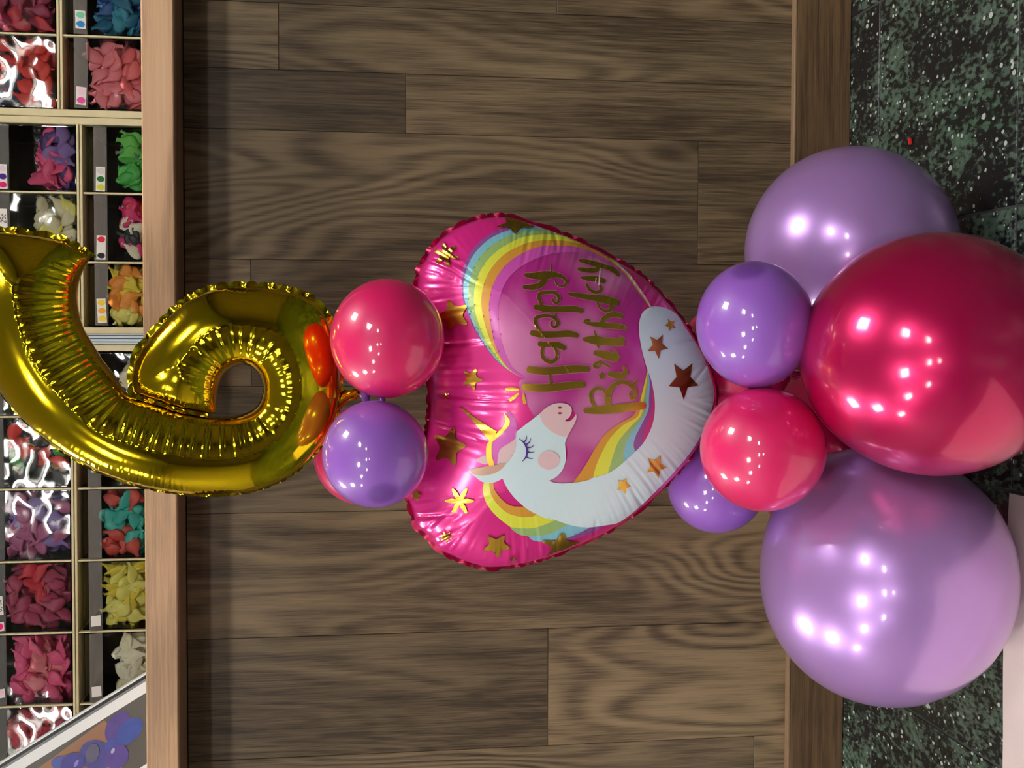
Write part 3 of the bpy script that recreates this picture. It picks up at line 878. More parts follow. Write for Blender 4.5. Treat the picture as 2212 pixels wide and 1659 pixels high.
PR.fill('muzzle', u2([(1000, 262), (1010, 310), (1040, 370), (1100, 430), (1170, 475), (1240, 500), (1290, 505), (1330, 430), (1375, 350), (1389, 292), (1385, 267), (1345, 320), (1300, 343), (1262, 335), (1310, 300), (1335, 250), (1335, 200), (1290, 160), (1210, 149), (1130, 166), (1060, 206)]), 6, M_p_blush, uni, 4, corners=(0, 6, 10, 13))
def ell(cx, cy, rx, ry, n=20): return [(cx + rx * math.cos(2 * math.pi * i / n), cy + ry * math.sin(2 * math.pi * i / n)) for i in range(n)]
PR.fill('cheek', u2(ell(1095, 750, 115, 98)), 6, M_p_blush, uni, 3)
for cy in (195, 255): PR.fill('nostril', u2(ell(1212, cy, 22, 11, 12)), 8, M_p_nostril, uni, 3, step=2)
PR.strokes('eyelashes', [u2(s_) for s_ in ([(780, 520, 5), (830, 560, 16), (860, 610, 22), (868, 660, 22), (855, 715, 16), (820, 760, 8)], [(835, 560, 14), (858, 525, 10), (858, 485, 4)], [(858, 585, 16), (890, 560, 11), (905, 520, 4)],
           [(865, 615, 16), (915, 610, 12), (940, 585, 4)], [(868, 660, 16), (910, 670, 12), (945, 660, 4)], [(858, 715, 14), (895, 730, 11), (930, 732, 4)])], 7, M_p_lash, uni)
# loose thread of the print beside the rump
PR.strokes('thin_line', [u7([(985, 262, 5), (1050, 318, 8), (1098, 382, 8), (1130, 428, 7), (1152, 466, 6)])], 5, M_p_blush, uni)

# lettering
letters = [
 ('letter_h', [[(140, 1290, 60), (250, 1300, 72), (400, 1297, 74), (550, 1280, 72), (690, 1268, 62)], [(182, 1128, 58), (320, 1142, 72), (460, 1135, 72), (600, 1122, 74), (730, 1122, 60)], [(380, 1160, 24), (384, 1215, 22), (392, 1275, 24)]]),
 ('letter_a', [[(285, 885, 50), (370, 892, 50), (450, 895, 60), (515, 925, 48)], [(318, 900, 32), (305, 960, 30), (320, 1020, 34), (380, 1055, 38), (435, 1035, 34), (448, 980, 30), (430, 930, 30)]]),
 ('letter_p', [[(212, 782, 50), (320, 798, 66), (450, 795, 60), (560, 790, 60), (635, 805, 46)], [(280, 765, 30), (248, 700, 32), (250, 645, 36), (305, 622, 34), (375, 622, 30), (430, 645, 32), (455, 690, 34), (430, 728, 24), (398, 715, 18), (390, 685, 16), (412, 668, 12)], [(428, 640, 22), (432, 605, 8)]]),
 ('letter_p', [[(245, 538, 50), (350, 555, 66), (480, 560, 58), (600, 555, 58), (680, 572, 46)], [(305, 520, 30), (275, 450, 32), (288, 412, 36), (350, 400, 34), (420, 403, 30), (462, 440, 32), (460, 490, 28), (425, 496, 22), (408, 470, 16), (425, 450, 12)], [(432, 405, 22), (438, 380, 8)]]),
 ('letter_y', [[(155, 238, 40), (240, 245, 64), (330, 240, 82), (420, 235, 56), (490, 250, 34), (535, 295, 26), (510, 342, 22), (455, 330, 18), (432, 292, 16)], [(140, 350, 40), (220, 350, 56), (290, 330, 58), (330, 280, 60)], [(400, 215, 20), (392, 170, 14), (395, 138, 8)]]),
 ('letter_b', [[(715, 1515, 50), (850, 1510, 74), (1000, 1498, 80), (1150, 1478, 74), (1262, 1468, 62)], [(800, 1478, 30), (772, 1415, 34), (768, 1350, 36), (820, 1305, 32), (880, 1318, 30), (922, 1370, 34)], [(930, 1460, 50), (925, 1380, 58), (965, 1290, 46), (1050, 1245, 38), (1125, 1262, 40), (1178, 1320, 40), (1182, 1385, 32), (1155, 1402, 26), (1130, 1365, 16), (1150, 1325, 12)], [(1150, 1285, 26), (1180, 1258, 24), (1200, 1232, 20)]]),
 ('letter_i', [[(940, 1165, 44), (1000, 1182, 58), (1062, 1182, 56), (1095, 1150, 40), (1070, 1098, 18)]]),
 ('letter_r', [[(808, 970, 46), (880, 985, 70), (950, 1005, 80), (1010, 1025, 56)], [(1012, 1015, 50), (1000, 975, 36), (978, 942, 16)], [(862, 1050, 22), (815, 1068, 26), (795, 1095, 26), (835, 1108, 22), (862, 1065, 18), (900, 1078, 22), (940, 1100, 20)]]),
 ('letter_t', [[(705, 842, 36), (790, 848, 78), (900, 862, 76), (1000, 868, 74), (1065, 872, 62)], [(1068, 850, 40), (1055, 825, 26), (1038, 808, 12)], [(800, 762, 10), (818, 830, 26), (830, 890, 28), (836, 922, 12)]]),
 ('letter_h', [[(770, 690, 14), (735, 672, 12), (760, 662, 12), (722, 662, 20), (705, 680, 22), (760, 695, 34), (850, 705, 50), (960, 715, 54), (1050, 725, 50), (1100, 742, 26)], [(870, 700, 46), (885, 650, 44), (940, 618, 50), (1000, 610, 52), (1055, 622, 46)]]),
 ('letter_d', [[(562, 415, 34), (660, 432, 48), (780, 450, 56), (900, 468, 76), (1010, 495, 66)], [(830, 500, 18), (850, 545, 22), (905, 575, 28), (955, 560, 34), (955, 520, 34)]]),
 ('letter_a', [[(675, 262, 20), (740, 270, 46), (820, 275, 54), (890, 292, 40)], [(728, 325, 22), (755, 375, 26), (815, 400, 32), (862, 380, 30), (855, 340, 26)]]),
 ('letter_y', [[(662, 98, 30), (740, 115, 44), (830, 140, 50), (900, 160, 42), (970, 185, 48), (1025, 235, 36)], [(655, 182, 36), (740, 192, 46), (815, 190, 44), (845, 150, 44)]]),
]
word = 'Happy' ; nl = 0
for nm, st in letters:
    st = [u1(s_) for s_ in st]
    o = PR.strokes(nm, st, 6, M_gold_print, uni); o['label'] = 'gold printed letter'
    h = PR.strokes('letter_edge', st, 4.9, M_gold_edge, uni, grow=0.9)
PR.strokes('letter_tick', [u1([(852, 172, 8), (848, 230, 12), (840, 330, 10)]), u1([(815, 265, 8), (810, 310, 8)])], 7, M_p_blush, uni)
for a in ([(503, 830, 11), (532, 830, 15), (558, 833, 11)], [(522, 880, 13), (540, 866, 14), (558, 851, 8)], [(581, 852, 9), (583, 872, 14), (586, 893, 13)]):
    PR.strokes('spark', [u7(a)], 6, M_gold_print, uni)
# stars
for (cx, cy, r, rot, inn, sx, sy) in ((268, 500, 74, -1.9, .55, 1.0, 1.0), (350, 786, 53, 0.1, .5, .9, 1.0), (247, 1088, 88, -0.05, .55, .86, 1.05), (462, 1530, 65, 1.5, .55, 1, .82), (750, 1532, 84, -1.5, .5, 1.1, .68), (545, 92, 80, 1.6, .5, 1.1, .52),
                              (100, 1306, 27, 1.2, .5, .9, 1), (932, 772, 19, -.2, .5, 1, 1)):
    o = PR.fill('printed_star', u7(star_poly(cx, cy, r, rot, inn, sx=sx, sy=sy)), 6, M_gold_print, uni, 3)
for (cx, cy, r, rot, inn, sx, sy) in ((1180, 637, 58, 0.0, .45, .85, 1), (1238, 542, 32, 0.3, .45, .85, .95), (1296, 788, 90, .1, .46, .78, 1.0), (1174, 1176, 55, -.1, .48, .9, 1.0), (1028, 1262, 38, -.1, .48, .9, 1)):
    o = PR.fill('printed_star', u7(star_poly(cx, cy, r, rot + .2, inn, rnd=False, sx=sx, sy=sy)), 7, M_gold_print, uni, 0)
for (cx, cy, r, rot, sq) in ((233, 228, 62, .3, .95), (295, 1331, 68, .0, 1.0), (232, 1492, 32, .2, .9), (235, 862, 17, .2, 1), (533, 1592, 17, .2, .8)):
    o = PR.strokes('printed_sparkle', [u7([(cx, cy, r * .2), (cx + r * .5 * math.cos(rot + i * math.pi / 3), cy + sq * r * .5 * math.sin(rot + i * math.pi / 3), r * .3), (cx + r * .9 * math.cos(rot + i * math.pi / 3), cy + sq * r * .9 * math.sin(rot + i * math.pi / 3), r * .14)]) for i in range(6)], 6, M_gold_print, uni)

# ------------------------------------------------------------------ latex balloons
def unit_balloon(nipple, egg, nu=72, nv=48, neck=0.16):
    """unit balloon whose knot points away from `nipple`"""
    d = Vector(nipple).normalized(); rot = Vector((0, 0, -1)).rotation_difference(d).to_matrix()
    V, F, A = [], [], []
    for i in range(nv + 1):
        th = math.pi * i / nv; z = -math.cos(th); r = math.sin(th)
        if z > 0: r *= 1 - egg * z * z; z = z * (1 + egg * 0.9 * z)
        if th > math.pi * 0.93: r = max(r, 0.05); z += 0.06 * (th / math.pi - 0.93) / 0.07
        if z < -0.965: z += 0.006
        for j in range(nu):
            a = 2 * math.pi * j / nu
            V.append(rot @ Vector((r * math.cos(a), r * math.sin(a), z)))
            A.append(1.0 if i == 0 else max(0.0, min(1.0, (0.34 - th) / 0.12)))
    for i in range(nv):
        for j in range(nu):
            F.append((i * nu + j, i * nu + (j + 1) % nu, (i + 1) * nu + (j + 1) % nu, (i + 1) * nu + j))
    tipp = rot @ Vector((0, 0, 1 + egg * .9 + .06))
    return V, F, A, tipp, rot

def latex_balloon(px, rx, ry, Y, nipple, mat, label, group, egg=0.06, spot=1.0):
    c = at(px[0], px[1], Y); dep = float((c - CAMP) @ FW)
    kx, ky = rx * dep / FPX * 0.985, ry * dep / FPX * 0.985     # picture x is the world's height
    V, F, A, tp, rot = unit_balloon(nipple, egg)
    S3 = Vector((ky, (kx + ky) / 2, kx))
    t = empty('latex_balloon', (c[0], c[1], c[2] - kx)); up = Vector((0, 0, kx))
    o = mesh_obj('balloon_skin', [Vector((v.x * S3.x, v.y * S3.y, v.z * S3.z)) + up for v in V], F, mat, t, True)
    at_ = o.data.attributes.new('nipple', 'FLOAT', 'POINT'); at_.data.foreach_set('value', [a * spot for a in A])
    # tied knot with its rolled lip
    kv, kf = [], []; n = 14; R0 = 0.0045
    prof = [(0.0, .7), (.004, .55), (.008, .9), (.012, 1.0), (.015, .6), (.02, .8), (.028, 1.25), (.030, 1.45), (.032, 1.3)]
    for z, r in prof:
        for j in range(n):
            a = 2 * math.pi * j / n
            q = rot @ Vector((R0 * r * math.cos(a), R0 * r * math.sin(a), z - .004)); kv.append(Vector((tp.x * S3.x, tp.y * S3.y, tp.z * S3.z)) + up + q)
    for i in range(len(prof) - 1):
        for j in range(n): kf.append((i * n + j, i * n + (j + 1) % n, (i + 1) * n + (j + 1) % n, (i + 1) * n + j))
    k = mesh_obj('knot', kv, kf, mat, t, True)
    a2 = k.data.attributes.new('nipple', 'FLOAT', 'POINT'); a2.data.foreach_set('value', [0.7] * len(kv))
    tag(t, label, 'balloon', group)
    return t
GU, GL, GB = 'small balloons under the gold six', 'small balloons above the base', 'big balloons of the base'
latex_balloon((837, 731), 125, 131, 1.355, (.2, -.9, .1), M_lx_mag, 'small magenta latex balloon directly under the gold six, right of a purple one', GU, 0.05, .0)
latex_balloon((811, 981), 116, 117.5, 1.355, (-.66, -.7, -.10), M_lx_pur, 'small purple latex balloon directly under the gold six, left of a magenta one', GU, 0.05, .8)
latex_balloon((822, 738), 114, 114, 1.505, (1, .5, 0), M_lx_pur, 'small purple latex balloon mostly hidden behind the magenta one under the six', GU, 0.05, 0)
latex_balloon((786, 984), 109, 109, 1.505, (-1, .5, 0), M_lx_mag, 'small magenta latex balloon mostly hidden behind the purple one under the six', GU, 0.05, 0)
latex_balloon((1630, 700), 127, 138, 1.305, (.86, -.42, .27), M_lx_pur, 'small purple latex balloon above the big magenta one, touching the unicorn', GL, 0.07, .8)
latex_balloon((1648, 970), 137, 137, 1.305, (.7, -.66, .17), M_lx_mag, 'small magenta latex balloon resting on the left big lavender balloon', GL, 0.04, .35)
latex_balloon((1548, 1045), 108, 108, 1.475, (-.6, .5, .5), M_lx_pur, 'small purple latex balloon peeking out behind the lower left of the unicorn', GL, 0.05, 0)
latex_balloon((1592, 765), 124, 124, 1.485, (.6, .5, .5), M_lx_mag, 'small magenta latex balloon hidden behind the right purple one and the unicorn', GL, 0.05, 0)
latex_balloon((1838, 545), 230, 230, 1.50, (.8, .1, -.2), M_lx_lav, 'big lavender pearl balloon on the floor, right side of the base', GB, 0.05, 0)
latex_balloon((2020, 765), 289, 267, 1.235, (.15, -.8, -.55), M_lx_bigmag, 'big magenta pearl balloon in front at the foot of the column', GB, 0.05, 0)
latex_balloon((1914, 1245), 273, 280, 1.37, (-.75, -.3, -.4), M_lx_lav, 'big lavender pearl balloon on the floor, left side of the base', GB, 0.05, 0)
latex_balloon((1850, 990), 225, 225, 1.655, (0, .9, -.3), M_lx_bigmag, 'big magenta balloon at the back of the base, nearly hidden', GB, 0.05, 0)

# ------------------------------------------------------------------ display racks behind the counter
YR = 2.34
def XR(y, x=150): return float(at(x, y, YR)[0])
def ZR(x, y=829): return float(at(x, y, YR)[2])
ROW = 0.168
RD = 0.26
units = [  # shelf pixel, right edge, left edge, dividers (picture y)
    ('A', 129, -250, 252, [-85, 76], M_rack),
    ('B', 169, 252, 722, [416, 566], M_rack),
    ('C', 150, 743, 1850, [900, 1056, 1212, 1367, 1523, 1680], M_rack)]
rack_lab = {'A': 'cream display rack of clear bins holding coral, teal, crimson and red balloons',
            'B': 'cream display rack of clear bins holding green, red and yellow balloons, its shelf lowest',
            'C': 'widest cream display rack of clear bins, behind the leaning photo board'}
cells = {}
for un, sx, ya, yb, dv, mt in units:
    xr, xl = XR(ya), XR(yb); zs_ = ZR(sx)
    r_ = empty('display_rack', ((xr + xl) / 2, YR, 0)); tag(r_, rack_lab[un], 'rack', 'cream display racks')
    cx = (xr + xl) / 2
    pw = 0.013
    zt, zb = zs_ + ROW + 0.01, 0.0
    box('side_panel', xr - pw - cx, xr - 0.0005 - cx, 0, RD, zb, zt, mt, r_, 0.001)
    box('side_panel', xl + 0.0005 - cx, xl + pw - cx, 0, RD, zb, zt, mt, r_, 0.001)
    box('back_panel', xl + pw - cx, xr - pw - cx, RD - 0.006, RD, zb + .02, zt, M_rack_back, r_)
    for z in (zs_ - ROW, zs_, zs_ + ROW):
        # two-board shelf: the pale double line of the photograph
        box('shelf', xl + pw - cx, xr - pw - cx, 0.0, RD - 0.007, z - 0.0008 - 0.0042, z - 0.0008, mt, r_, 0.0006)
        box('shelf', xl + pw - cx, xr - pw - cx, 0.001, RD - 0.007, z - 0.0062 - 0.0045, z - 0.0062, mt, r_, 0.0006)
    edges = [xr - pw] + [XR(d) for d in dv] + [xl + pw]
    for d in dv:
        X = XR(d) - cx
        for z0 in (zs_ - ROW, zs_):
            box('divider', X - 0.0016, X + 0.0016, 0.001, RD - 0.008, z0, z0 + ROW - 0.012, mt, r_, 0.0005)
    for i in range(len(edges) - 1):
        cells[un, i] = (edges[i + 1] + 0.003, edges[i] - 0.003, zs_)
# grey aluminium post between the two left racks
pa, pb = XR(743.5), XR(721)
pst = empty('aluminium_post', ((pa + pb) / 2, YR - 0.004, 0)); tag(pst, 'grey aluminium post with two grooves beside the bin of yellow balloons', 'post')
w_ = pb - pa - 0.001
box('post_body', -w_ / 2, w_ / 2, 0.0, 0.05, 0.0, ZR(150) + ROW + .02, M_rack_grey, pst, 0.001)
for q in (-0.28, 0.05, 0.36): box('groove', q * w_ - .0007, q * w_ + .0007, -0.0006, -0.0001, 0.0, ZR(150) + ROW + .02, M_groove, pst)

# ------------------------------------------------------------------ limp balloons
def limp_mesh(seed, L=0.040, W=0.0125):
    r = random.Random(seed); V, F = [], []
    bend, twist, cr1 = r.uniform(-.9, .9), r.uniform(-.9, .9), r.uniform(.3, 1)
    prof = [(0, .30), (.02, .36), (.03, .26), (.10, .24), (.20, .30), (.34, .62), (.5, .92), (.66, 1.0), (.82, .86), (.93, .55), (1.0, .1)]
    n = 8
    for i, (u, w) in enumerate(prof):
        cxx, cyy = (u - .5) * L, 0.35 * bend * L * ((u - .5) ** 2 * 2 - .3)
        for j in range(n):
            a = 2 * math.pi * j / n
            px_, pz = math.cos(a) * W * w * (1 + .12 * r.uniform(-1, 1)), math.sin(a) * W * w * .30 * (1 + .3 * r.uniform(-1, 1)) + cr1 * .0022 * math.sin(3 * math.cos(a) + u * 9)
            tw = twist * (u - .4)
            V.append((cxx, cyy + px_ * math.cos(tw) - pz * math.sin(tw), px_ * math.sin(tw) + pz * math.cos(tw)))
    for i in range(len(prof) - 1):
        for j in range(n): F.append((i * n + j, i * n + (j + 1) % n, (i + 1) * n + (j + 1) % n, (i + 1) * n + j))
    F.append(tuple(range((len(prof) - 1) * n, len(prof) * n)))
    return np.array(V), F
LIMP = [limp_mesh(k, 0.040 + 0.003 * (k % 3), 0.0115 + 0.0012 * (k % 4)) for k in range(7)]
_lm = {}
def limp_mat(rgb):
    if rgb not in _lm: _lm[rgb] = plain('limp_latex_%d' % len(_lm), tuple(min(248, int(v * 1.1 + 8)) for v in rgb), 0.45, grain=0.08, gscale=50)
    return _lm[rgb]
_ld = {}
def limp_data(k, rgb):
    if (k, rgb) not in _ld:
        me = bpy.data.meshes.new('deflated_balloon')
        V, F = LIMP[k]; me.from_pydata([tuple(v) for v in V], [], F)
        me.polygons.foreach_set('use_smooth', [True] * len(me.polygons)); me.materials.append(limp_mat(rgb)); me.update(); _ld[k, rgb] = me
    return _ld[k, rgb]

swatch_cache = {}
def sticker(parent, X, Y, Z, dots, horiz=True, size=0.0125, slant=0.0, text=None, w=None, h=None):
    """white price / colour label stuck on the band of a bin"""
    n = max(1, len(dots)); w = w or size * n; h = h or size * 1.1
    st = box('sticker', -w / 2, w / 2, -0.0003, 0.0, -h / 2, h / 2, M_paper_white, parent)
    st.location = (X, Y, Z); st.rotation_euler = (slant, rng.uniform(-.06, .06), 0)
    for i, c in enumerate(dots):
        if c is None: continue
        x = ((n - 1) / 2 - i) * size
        pts = [(x + 0.36 * size * math.cos(a) * (1 - .12 * math.sin(a)), 0.46 * size * math.sin(a)) for a in np.linspace(0, 2 * math.pi, 14, endpoint=False)]
        key = tuple(c)
        if key not in swatch_cache: swatch_cache[key] = plain('swatch_ink_%d' % len(swatch_cache), c, 0.5)
        mesh_obj('swatch', [(p, -0.0005, q) for p, q in pts], [tuple(range(14))], swatch_cache[key], st)
    if text:
        write(st, text, h * 0.62)
    return st

GLY = {'0': [[(.1, .2), (.1, .8), (.3, 1), (.5, .8), (.5, .2), (.3, 0), (.1, .2)]], ',': [[(.25, .1), (.15, -.15)]],
       '2': [[(.1, .8), (.3, 1), (.5, .8), (.45, .55), (.08, 0), (.55, 0)]], '5': [[(.5, 1), (.15, 1), (.12, .58), (.35, .62), (.52, .35), (.38, .03), (.1, .1)]],
       'c': [[(.5, .55), (.3, .68), (.12, .4), (.25, .03), (.5, .12)]], '3': [[(.1, .9), (.35, 1), (.5, .78), (.28, .54), (.52, .3), (.35, 0), (.08, .1)]]}
def write(parent, text, hgt):
    V, F = [], []
    tw = len(text) * 0.62 * hgt; x0 = -tw / 2
    for ch in text:
        for st in GLY[ch]:
            p = catmull(st, 4, False) * hgt + np.array([x0, -hgt / 2])
            t = np.gradient(p, axis=0); t /= np.hypot(*t.T)[:, None] + 1e-9; nn = np.c_[-t[:, 1], t[:, 0]] * hgt * 0.06
            b = len(V); m = len(p)
            for a in (p - nn, p + nn): V += [(q[0], -0.0005, q[1]) for q in a]
            F += [(b + i, b + i + 1, b + m + i + 1, b + m + i) for i in range(m - 1)]
        x0 += 0.62 * hgt
    mesh_obj('handwriting', V, F, M_ink, parent)

CO = dict(teal=(42, 128, 150), teal2=(30, 98, 130), blue=(40, 84, 140), coral=(226, 104, 108), pink=(232, 122, 132), hot=(196, 40, 104), crim=(190, 44, 60), rasp=(158, 52, 84),
          red=(222, 60, 52), navy=(48, 56, 92), green=(58, 158, 62), lime=(90, 176, 70), grey=(96, 100, 98), dark=(46, 48, 52), white=(222, 214, 190), yel=(214, 196, 60),
          oran=(226, 140, 56), pale=(226, 212, 110), turq=(52, 160, 148), brick=(178, 62, 52), lilac=(128, 104, 168), mauve=(172, 92, 132), cream=(218, 210, 176), purp=(74, 52, 112),
          sky=(96, 160, 196), black=(22, 24, 26), mpink=(216, 84, 128))
D_ = dict(mint=(120, 214, 176), blue=(40, 140, 220), pp=(250, 214, 240), hp=(236, 84, 170), lil=(226, 214, 234), pur=(66, 36, 140), mag=(214, 30, 112), grn=(20, 110, 60), ylo=(214, 226, 60), red=(224, 44, 72), drk=(30, 40, 44),
          y1=(244, 216, 60), o1=(240, 178, 66), sil=(214, 214, 218), pk2=(244, 20, 130))
# bins: rack, cell, row (0 lower, 1 upper): colours, fill, label words, swatches on the label, place of the label (0..1 from the left)
BINS = {
 ('A', 0, 0): (['teal', 'sky'], .8, 'teal', ['mint', 'blue'], .3), ('A', 1, 0): (['teal', 'teal2', 'blue'], .85, 'teal blue', ['mint', 'blue'], .2), ('A', 2, 0): (['coral', 'pink', 'pink'], .98, 'coral pink', ['pp', 'hp'], .17),
 ('A', 0, 1): (['rasp', 'mauve'], .9, 'raspberry and mauve', [], .2), ('B', 2, 1): (['pale', 'oran'], .7, 'pale yellow and orange', [], .2),
 ('A', 1, 1): (['crim', 'rasp'], .95, 'crimson', [], .2), ('A', 2, 1): (['red', 'red', 'red', 'navy'], .95, 'red and navy', [], .2),
 ('B', 0, 0): (['green', 'lime', 'grey', 'grey'], .62, 'green and grey', ['sil', 'grn', 'ylo'], .19), ('B', 1, 0): (['crim', 'hot', 'white', 'dark'], .55, 'red, white and black', ['red', None, 'drk'], .2), ('B', 2, 0): (['yel', 'yel', 'oran', 'pale'], .95, 'yellow and orange', ['y1', 'o1', 'y1'], .24),
 ('B', 0, 1): (['mpink', 'mpink', 'purp', 'lilac'], .6, 'pink and violet', ['lil', 'pur', 'mag'], .2), ('B', 1, 1): (['cream', 'pale', 'cream'], .6, 'pale cream', 'T25c', .62),
 ('C', 0, 0): (['cream', 'white'], .6, 'white', 'card', .6), ('C', 1, 0): (['brick', 'red', 'black'], .75, 'brick red and black', 'card', .3), ('C', 2, 0): (['turq', 'turq', 'brick'], .95, 'turquoise and brick', [], .2),
 ('C', 3, 0): (['pale', 'yel', 'pale'], .95, 'pale yellow', [None], .14), ('C', 4, 0): (['cream', 'white'], .75, 'ivory', [None], .16), ('C', 5, 0): (['sky', 'teal'], .7, 'sky blue', [], .2),
 ('C', 0, 1): (['pale', 'cream'], .8, 'pale straw', [], .2), ('C', 1, 1): (['black', 'black', 'dark', 'red', 'pale', 'green'], .9, 'black with a few red', [], .2), ('C', 2, 1): (['lilac', 'lilac', 'mauve', 'mauve'], .95, 'lilac and mauve', [], .2),
 ('C', 3, 1): (['rasp', 'rasp', 'crim'], .95, 'raspberry', 'T0,30', .4), ('C', 4, 1): (['mpink', 'mpink', 'pink'], .95, 'bright pink', ['pp'], .18), ('C', 5, 1): (['crim', 'rasp', 'red'], .95, 'dark crimson', [], .2)}
WORD = dict(teal2='deep teal', hot='hot pink', crim='crimson', rasp='raspberry', yel='yellow', oran='orange', pale='pale yellow', turq='turquoise', brick='brick red', mauve='mauve', purp='violet', sky='sky blue', mpink='pink', grey='clear grey', dark='charcoal', white='off-white', navy='navy blue')
M_cardb = plain('card_sky', (150, 190, 220), 0.5); M_cardo = plain('card_orange', (226, 130, 90), 0.5); M_cardp = plain('card_balloon', (84, 62, 176), 0.4)
for (un, ci, row), (cols, fill, words, sw, spos) in BINS.items():
    xl, xr, zs_ = cells[un, ci]
    z0 = zs_ - (ROW if row == 0 else 0) + 0.0008
    w = xr - xl; cx = (xl + xr) / 2
    H, HP, T, dep = 0.150, 0.114, 0.0016, 0.20
    b = empty('storage_bin', (cx, YR + 0.004, z0))
    tag(b, 'clear plastic bin on the %s shelf holding limp %s balloons' % ('lower' if row == 0 else 'upper', words), 'bin', 'clear bins in the display racks')
    lean = rng.uniform(-0.03, 0.05)
    box('base', -w / 2, w / 2, 0.0, dep, 0.0, T, M_clear, b)
    fp = box('front_panel', -w / 2, w / 2, 0.0, T, T + .0003, HP, M_clear, b); fp.rotation_euler = (0.07 if (un, ci, row) in (('B', 0, 1), ('B', 0, 0)) else lean * .3, 0, rng.uniform(-.02, .02))
    box('side_wall', -w / 2, -w / 2 + T, T + .0003, dep, T + .0003, H, M_clear, b)
    box('side_wall', w / 2 - T, w / 2, T + .0003, dep, T + .0003, H, M_clear, b)
    box('back_wall', -w / 2 + T, w / 2 - T, dep - T, dep, T + .0003, H, M_clear, b)
    sl = 0.35
    v, f = box_vf(-w / 2, w / 2, 0, T, 0, 0.023)
    lb = mesh_obj('lip_band', v, f, M_clear_band, b, loc=(0, 0.0, HP + .0005)); lb.rotation_euler = (sl, 0, 0)
    v, f = box_vf(-w / 2 + T, w / 2 - T, 0, T, 0, 0.018)
    tf = mesh_obj('top_flap', v, f, M_clear, b, loc=(0, 0.022, HP + .020)); tf.rotation_euler = (-0.25 + lean, 0, 0)
    lx = -w / 2 + spos * w
    yb_ = -math.sin(-sl) * 0.011 * -1 - 0.0014; zb_ = HP + 0.011
    yb_ = -0.0045 - 0.001
    if sw == 'card':
        cd = box('picture_card', -0.011, 0.011, -0.0005, 0, -0.013, 0.013, M_cardb, b); cd.location = (lx, -0.007, HP + .004)
        mesh_obj('card_print', [(-.011, -.0008, -.013), (.004, -.0008, -.013), (.009, -.0008, .002), (-.011, -.0008, .008)], [(0, 1, 2, 3)], M_cardo, cd)
        mesh_obj('dotted_balloon_print', [(-.002 + .0085 * math.cos(a), -.0011, -.003 + .0095 * math.sin(a)) for a in np.linspace(0, 6.283, 18, endpoint=False)], [tuple(range(18))], M_cardp, cd)
        dv_, df_ = [], []
        for k in range(13):
            a, rr = k * 2.4, .0021 * math.sqrt(k)
            for q in range(6): dv_.append((-.002 + rr * math.cos(a) + .0007 * math.cos(q * 1.047), -.0014, -.003 + rr * 1.1 * math.sin(a) + .0007 * math.sin(q * 1.047)))
            df_.append(tuple(range(k * 6, k * 6 + 6)))
        mesh_obj('white_dots', dv_, df_, M_paper_white, cd)
    elif isinstance(sw, str):
        sticker(b, lx, yb_, zb_, [None], text=sw[1:], w=0.034, h=0.0145, slant=sl)
        if sw == 'T0,30': sticker(b, -w / 2 + .012, yb_, zb_, [D_['pk2']], slant=sl, size=.016)
    elif sw:
        sticker(b, lx, yb_, zb_, [D_.get(q) if q else None for q in sw], slant=sl, size=0.016 if len(sw) < 3 else 0.0145, w=None if sw != [None] else 0.019, h=None if sw != [None] else .017)
    # the limp balloons: the front ones one by one, the rest as one heap
    ztop = T + (HP - T) * fill + .004
    grp = 'limp %s balloons in one bin' % words
    # height that shows above the worktop's edge
    zvis = max(T + .012, float(at(300, 829, YR)[2]) - z0 + .008) if row == 0 else T + .012
    hidden = (un, ci) in (('C', 0), ('A', 0), ('B', 2)) and not (un, ci, row) == ('B', 2, 0) or (un, ci, row) in (('C', 1, 0), ('C', 5, 0))
    shape = (3, 2) if hidden else (5, 3)
    cw_ = {5: ['far left', 'left', 'middle', 'right', 'far right'], 3: ['left', 'middle', 'right']}[shape[0]]
    rw_ = ['bottom', 'middle', 'top'] if shape[1] == 3 else ['bottom', 'top']
    def place(front):
        a = rng.uniform(0, 6.283)
        x = rng.uniform(-w / 2 + .012, w / 2 - .012)
        z = rng.uniform(T + 0.010, max(T + .02, ztop - .008))
        y = rng.uniform(.009, .015) if front else rng.uniform(.018, .075)
        tilt = rng.uniform(-.35, .35) if front else rng.uniform(-.8, .8)
        mm = Matrix.Rotation(a, 3, 'Y') @ Matrix.Rotation(tilt, 3, 'X') @ Matrix.Rotation(math.pi / 2 + rng.uniform(-.4, .4), 3, 'X')
        return mm, Vector((x, y, z))
    # colours come in patches
    def pick(x, z):
        k = (math.sin(x * 60 + ci * 2) + math.sin(z * 70 + ci)) * .25 + .5 + rng.uniform(-.22, .22)
        return cols[int(max(0, min(.999, k)) * len(cols))]
    for k in range(shape[0] * shape[1]):
        gi, gj = k % shape[0], k // shape[0]
        mm, p = place(True)
        p.x = -w / 2 + .014 + (w - .028) * (gi + rng.uniform(.15, .85)) / shape[0]
        p.z = zvis + max(.012, ztop - zvis - .008) * (gj + rng.uniform(.1, .9)) / shape[1]
        cn = pick(p.x, p.z)
        o = bpy.data.objects.new('deflated_balloon', limp_data(rng.randrange(7), CO[cn])); COL.objects.link(o)
        o.matrix_world = Matrix.Translation(b.location + p) @ mm.to_4x4()
        tag(o, 'limp %s balloon, %s %s in the %s bin' % (WORD.get(cn, cn), rw_[gj], cw_[gi], words), 'balloon', grp)
    VV, FF, MI = [], [], []
    mats = sorted(set(cols))
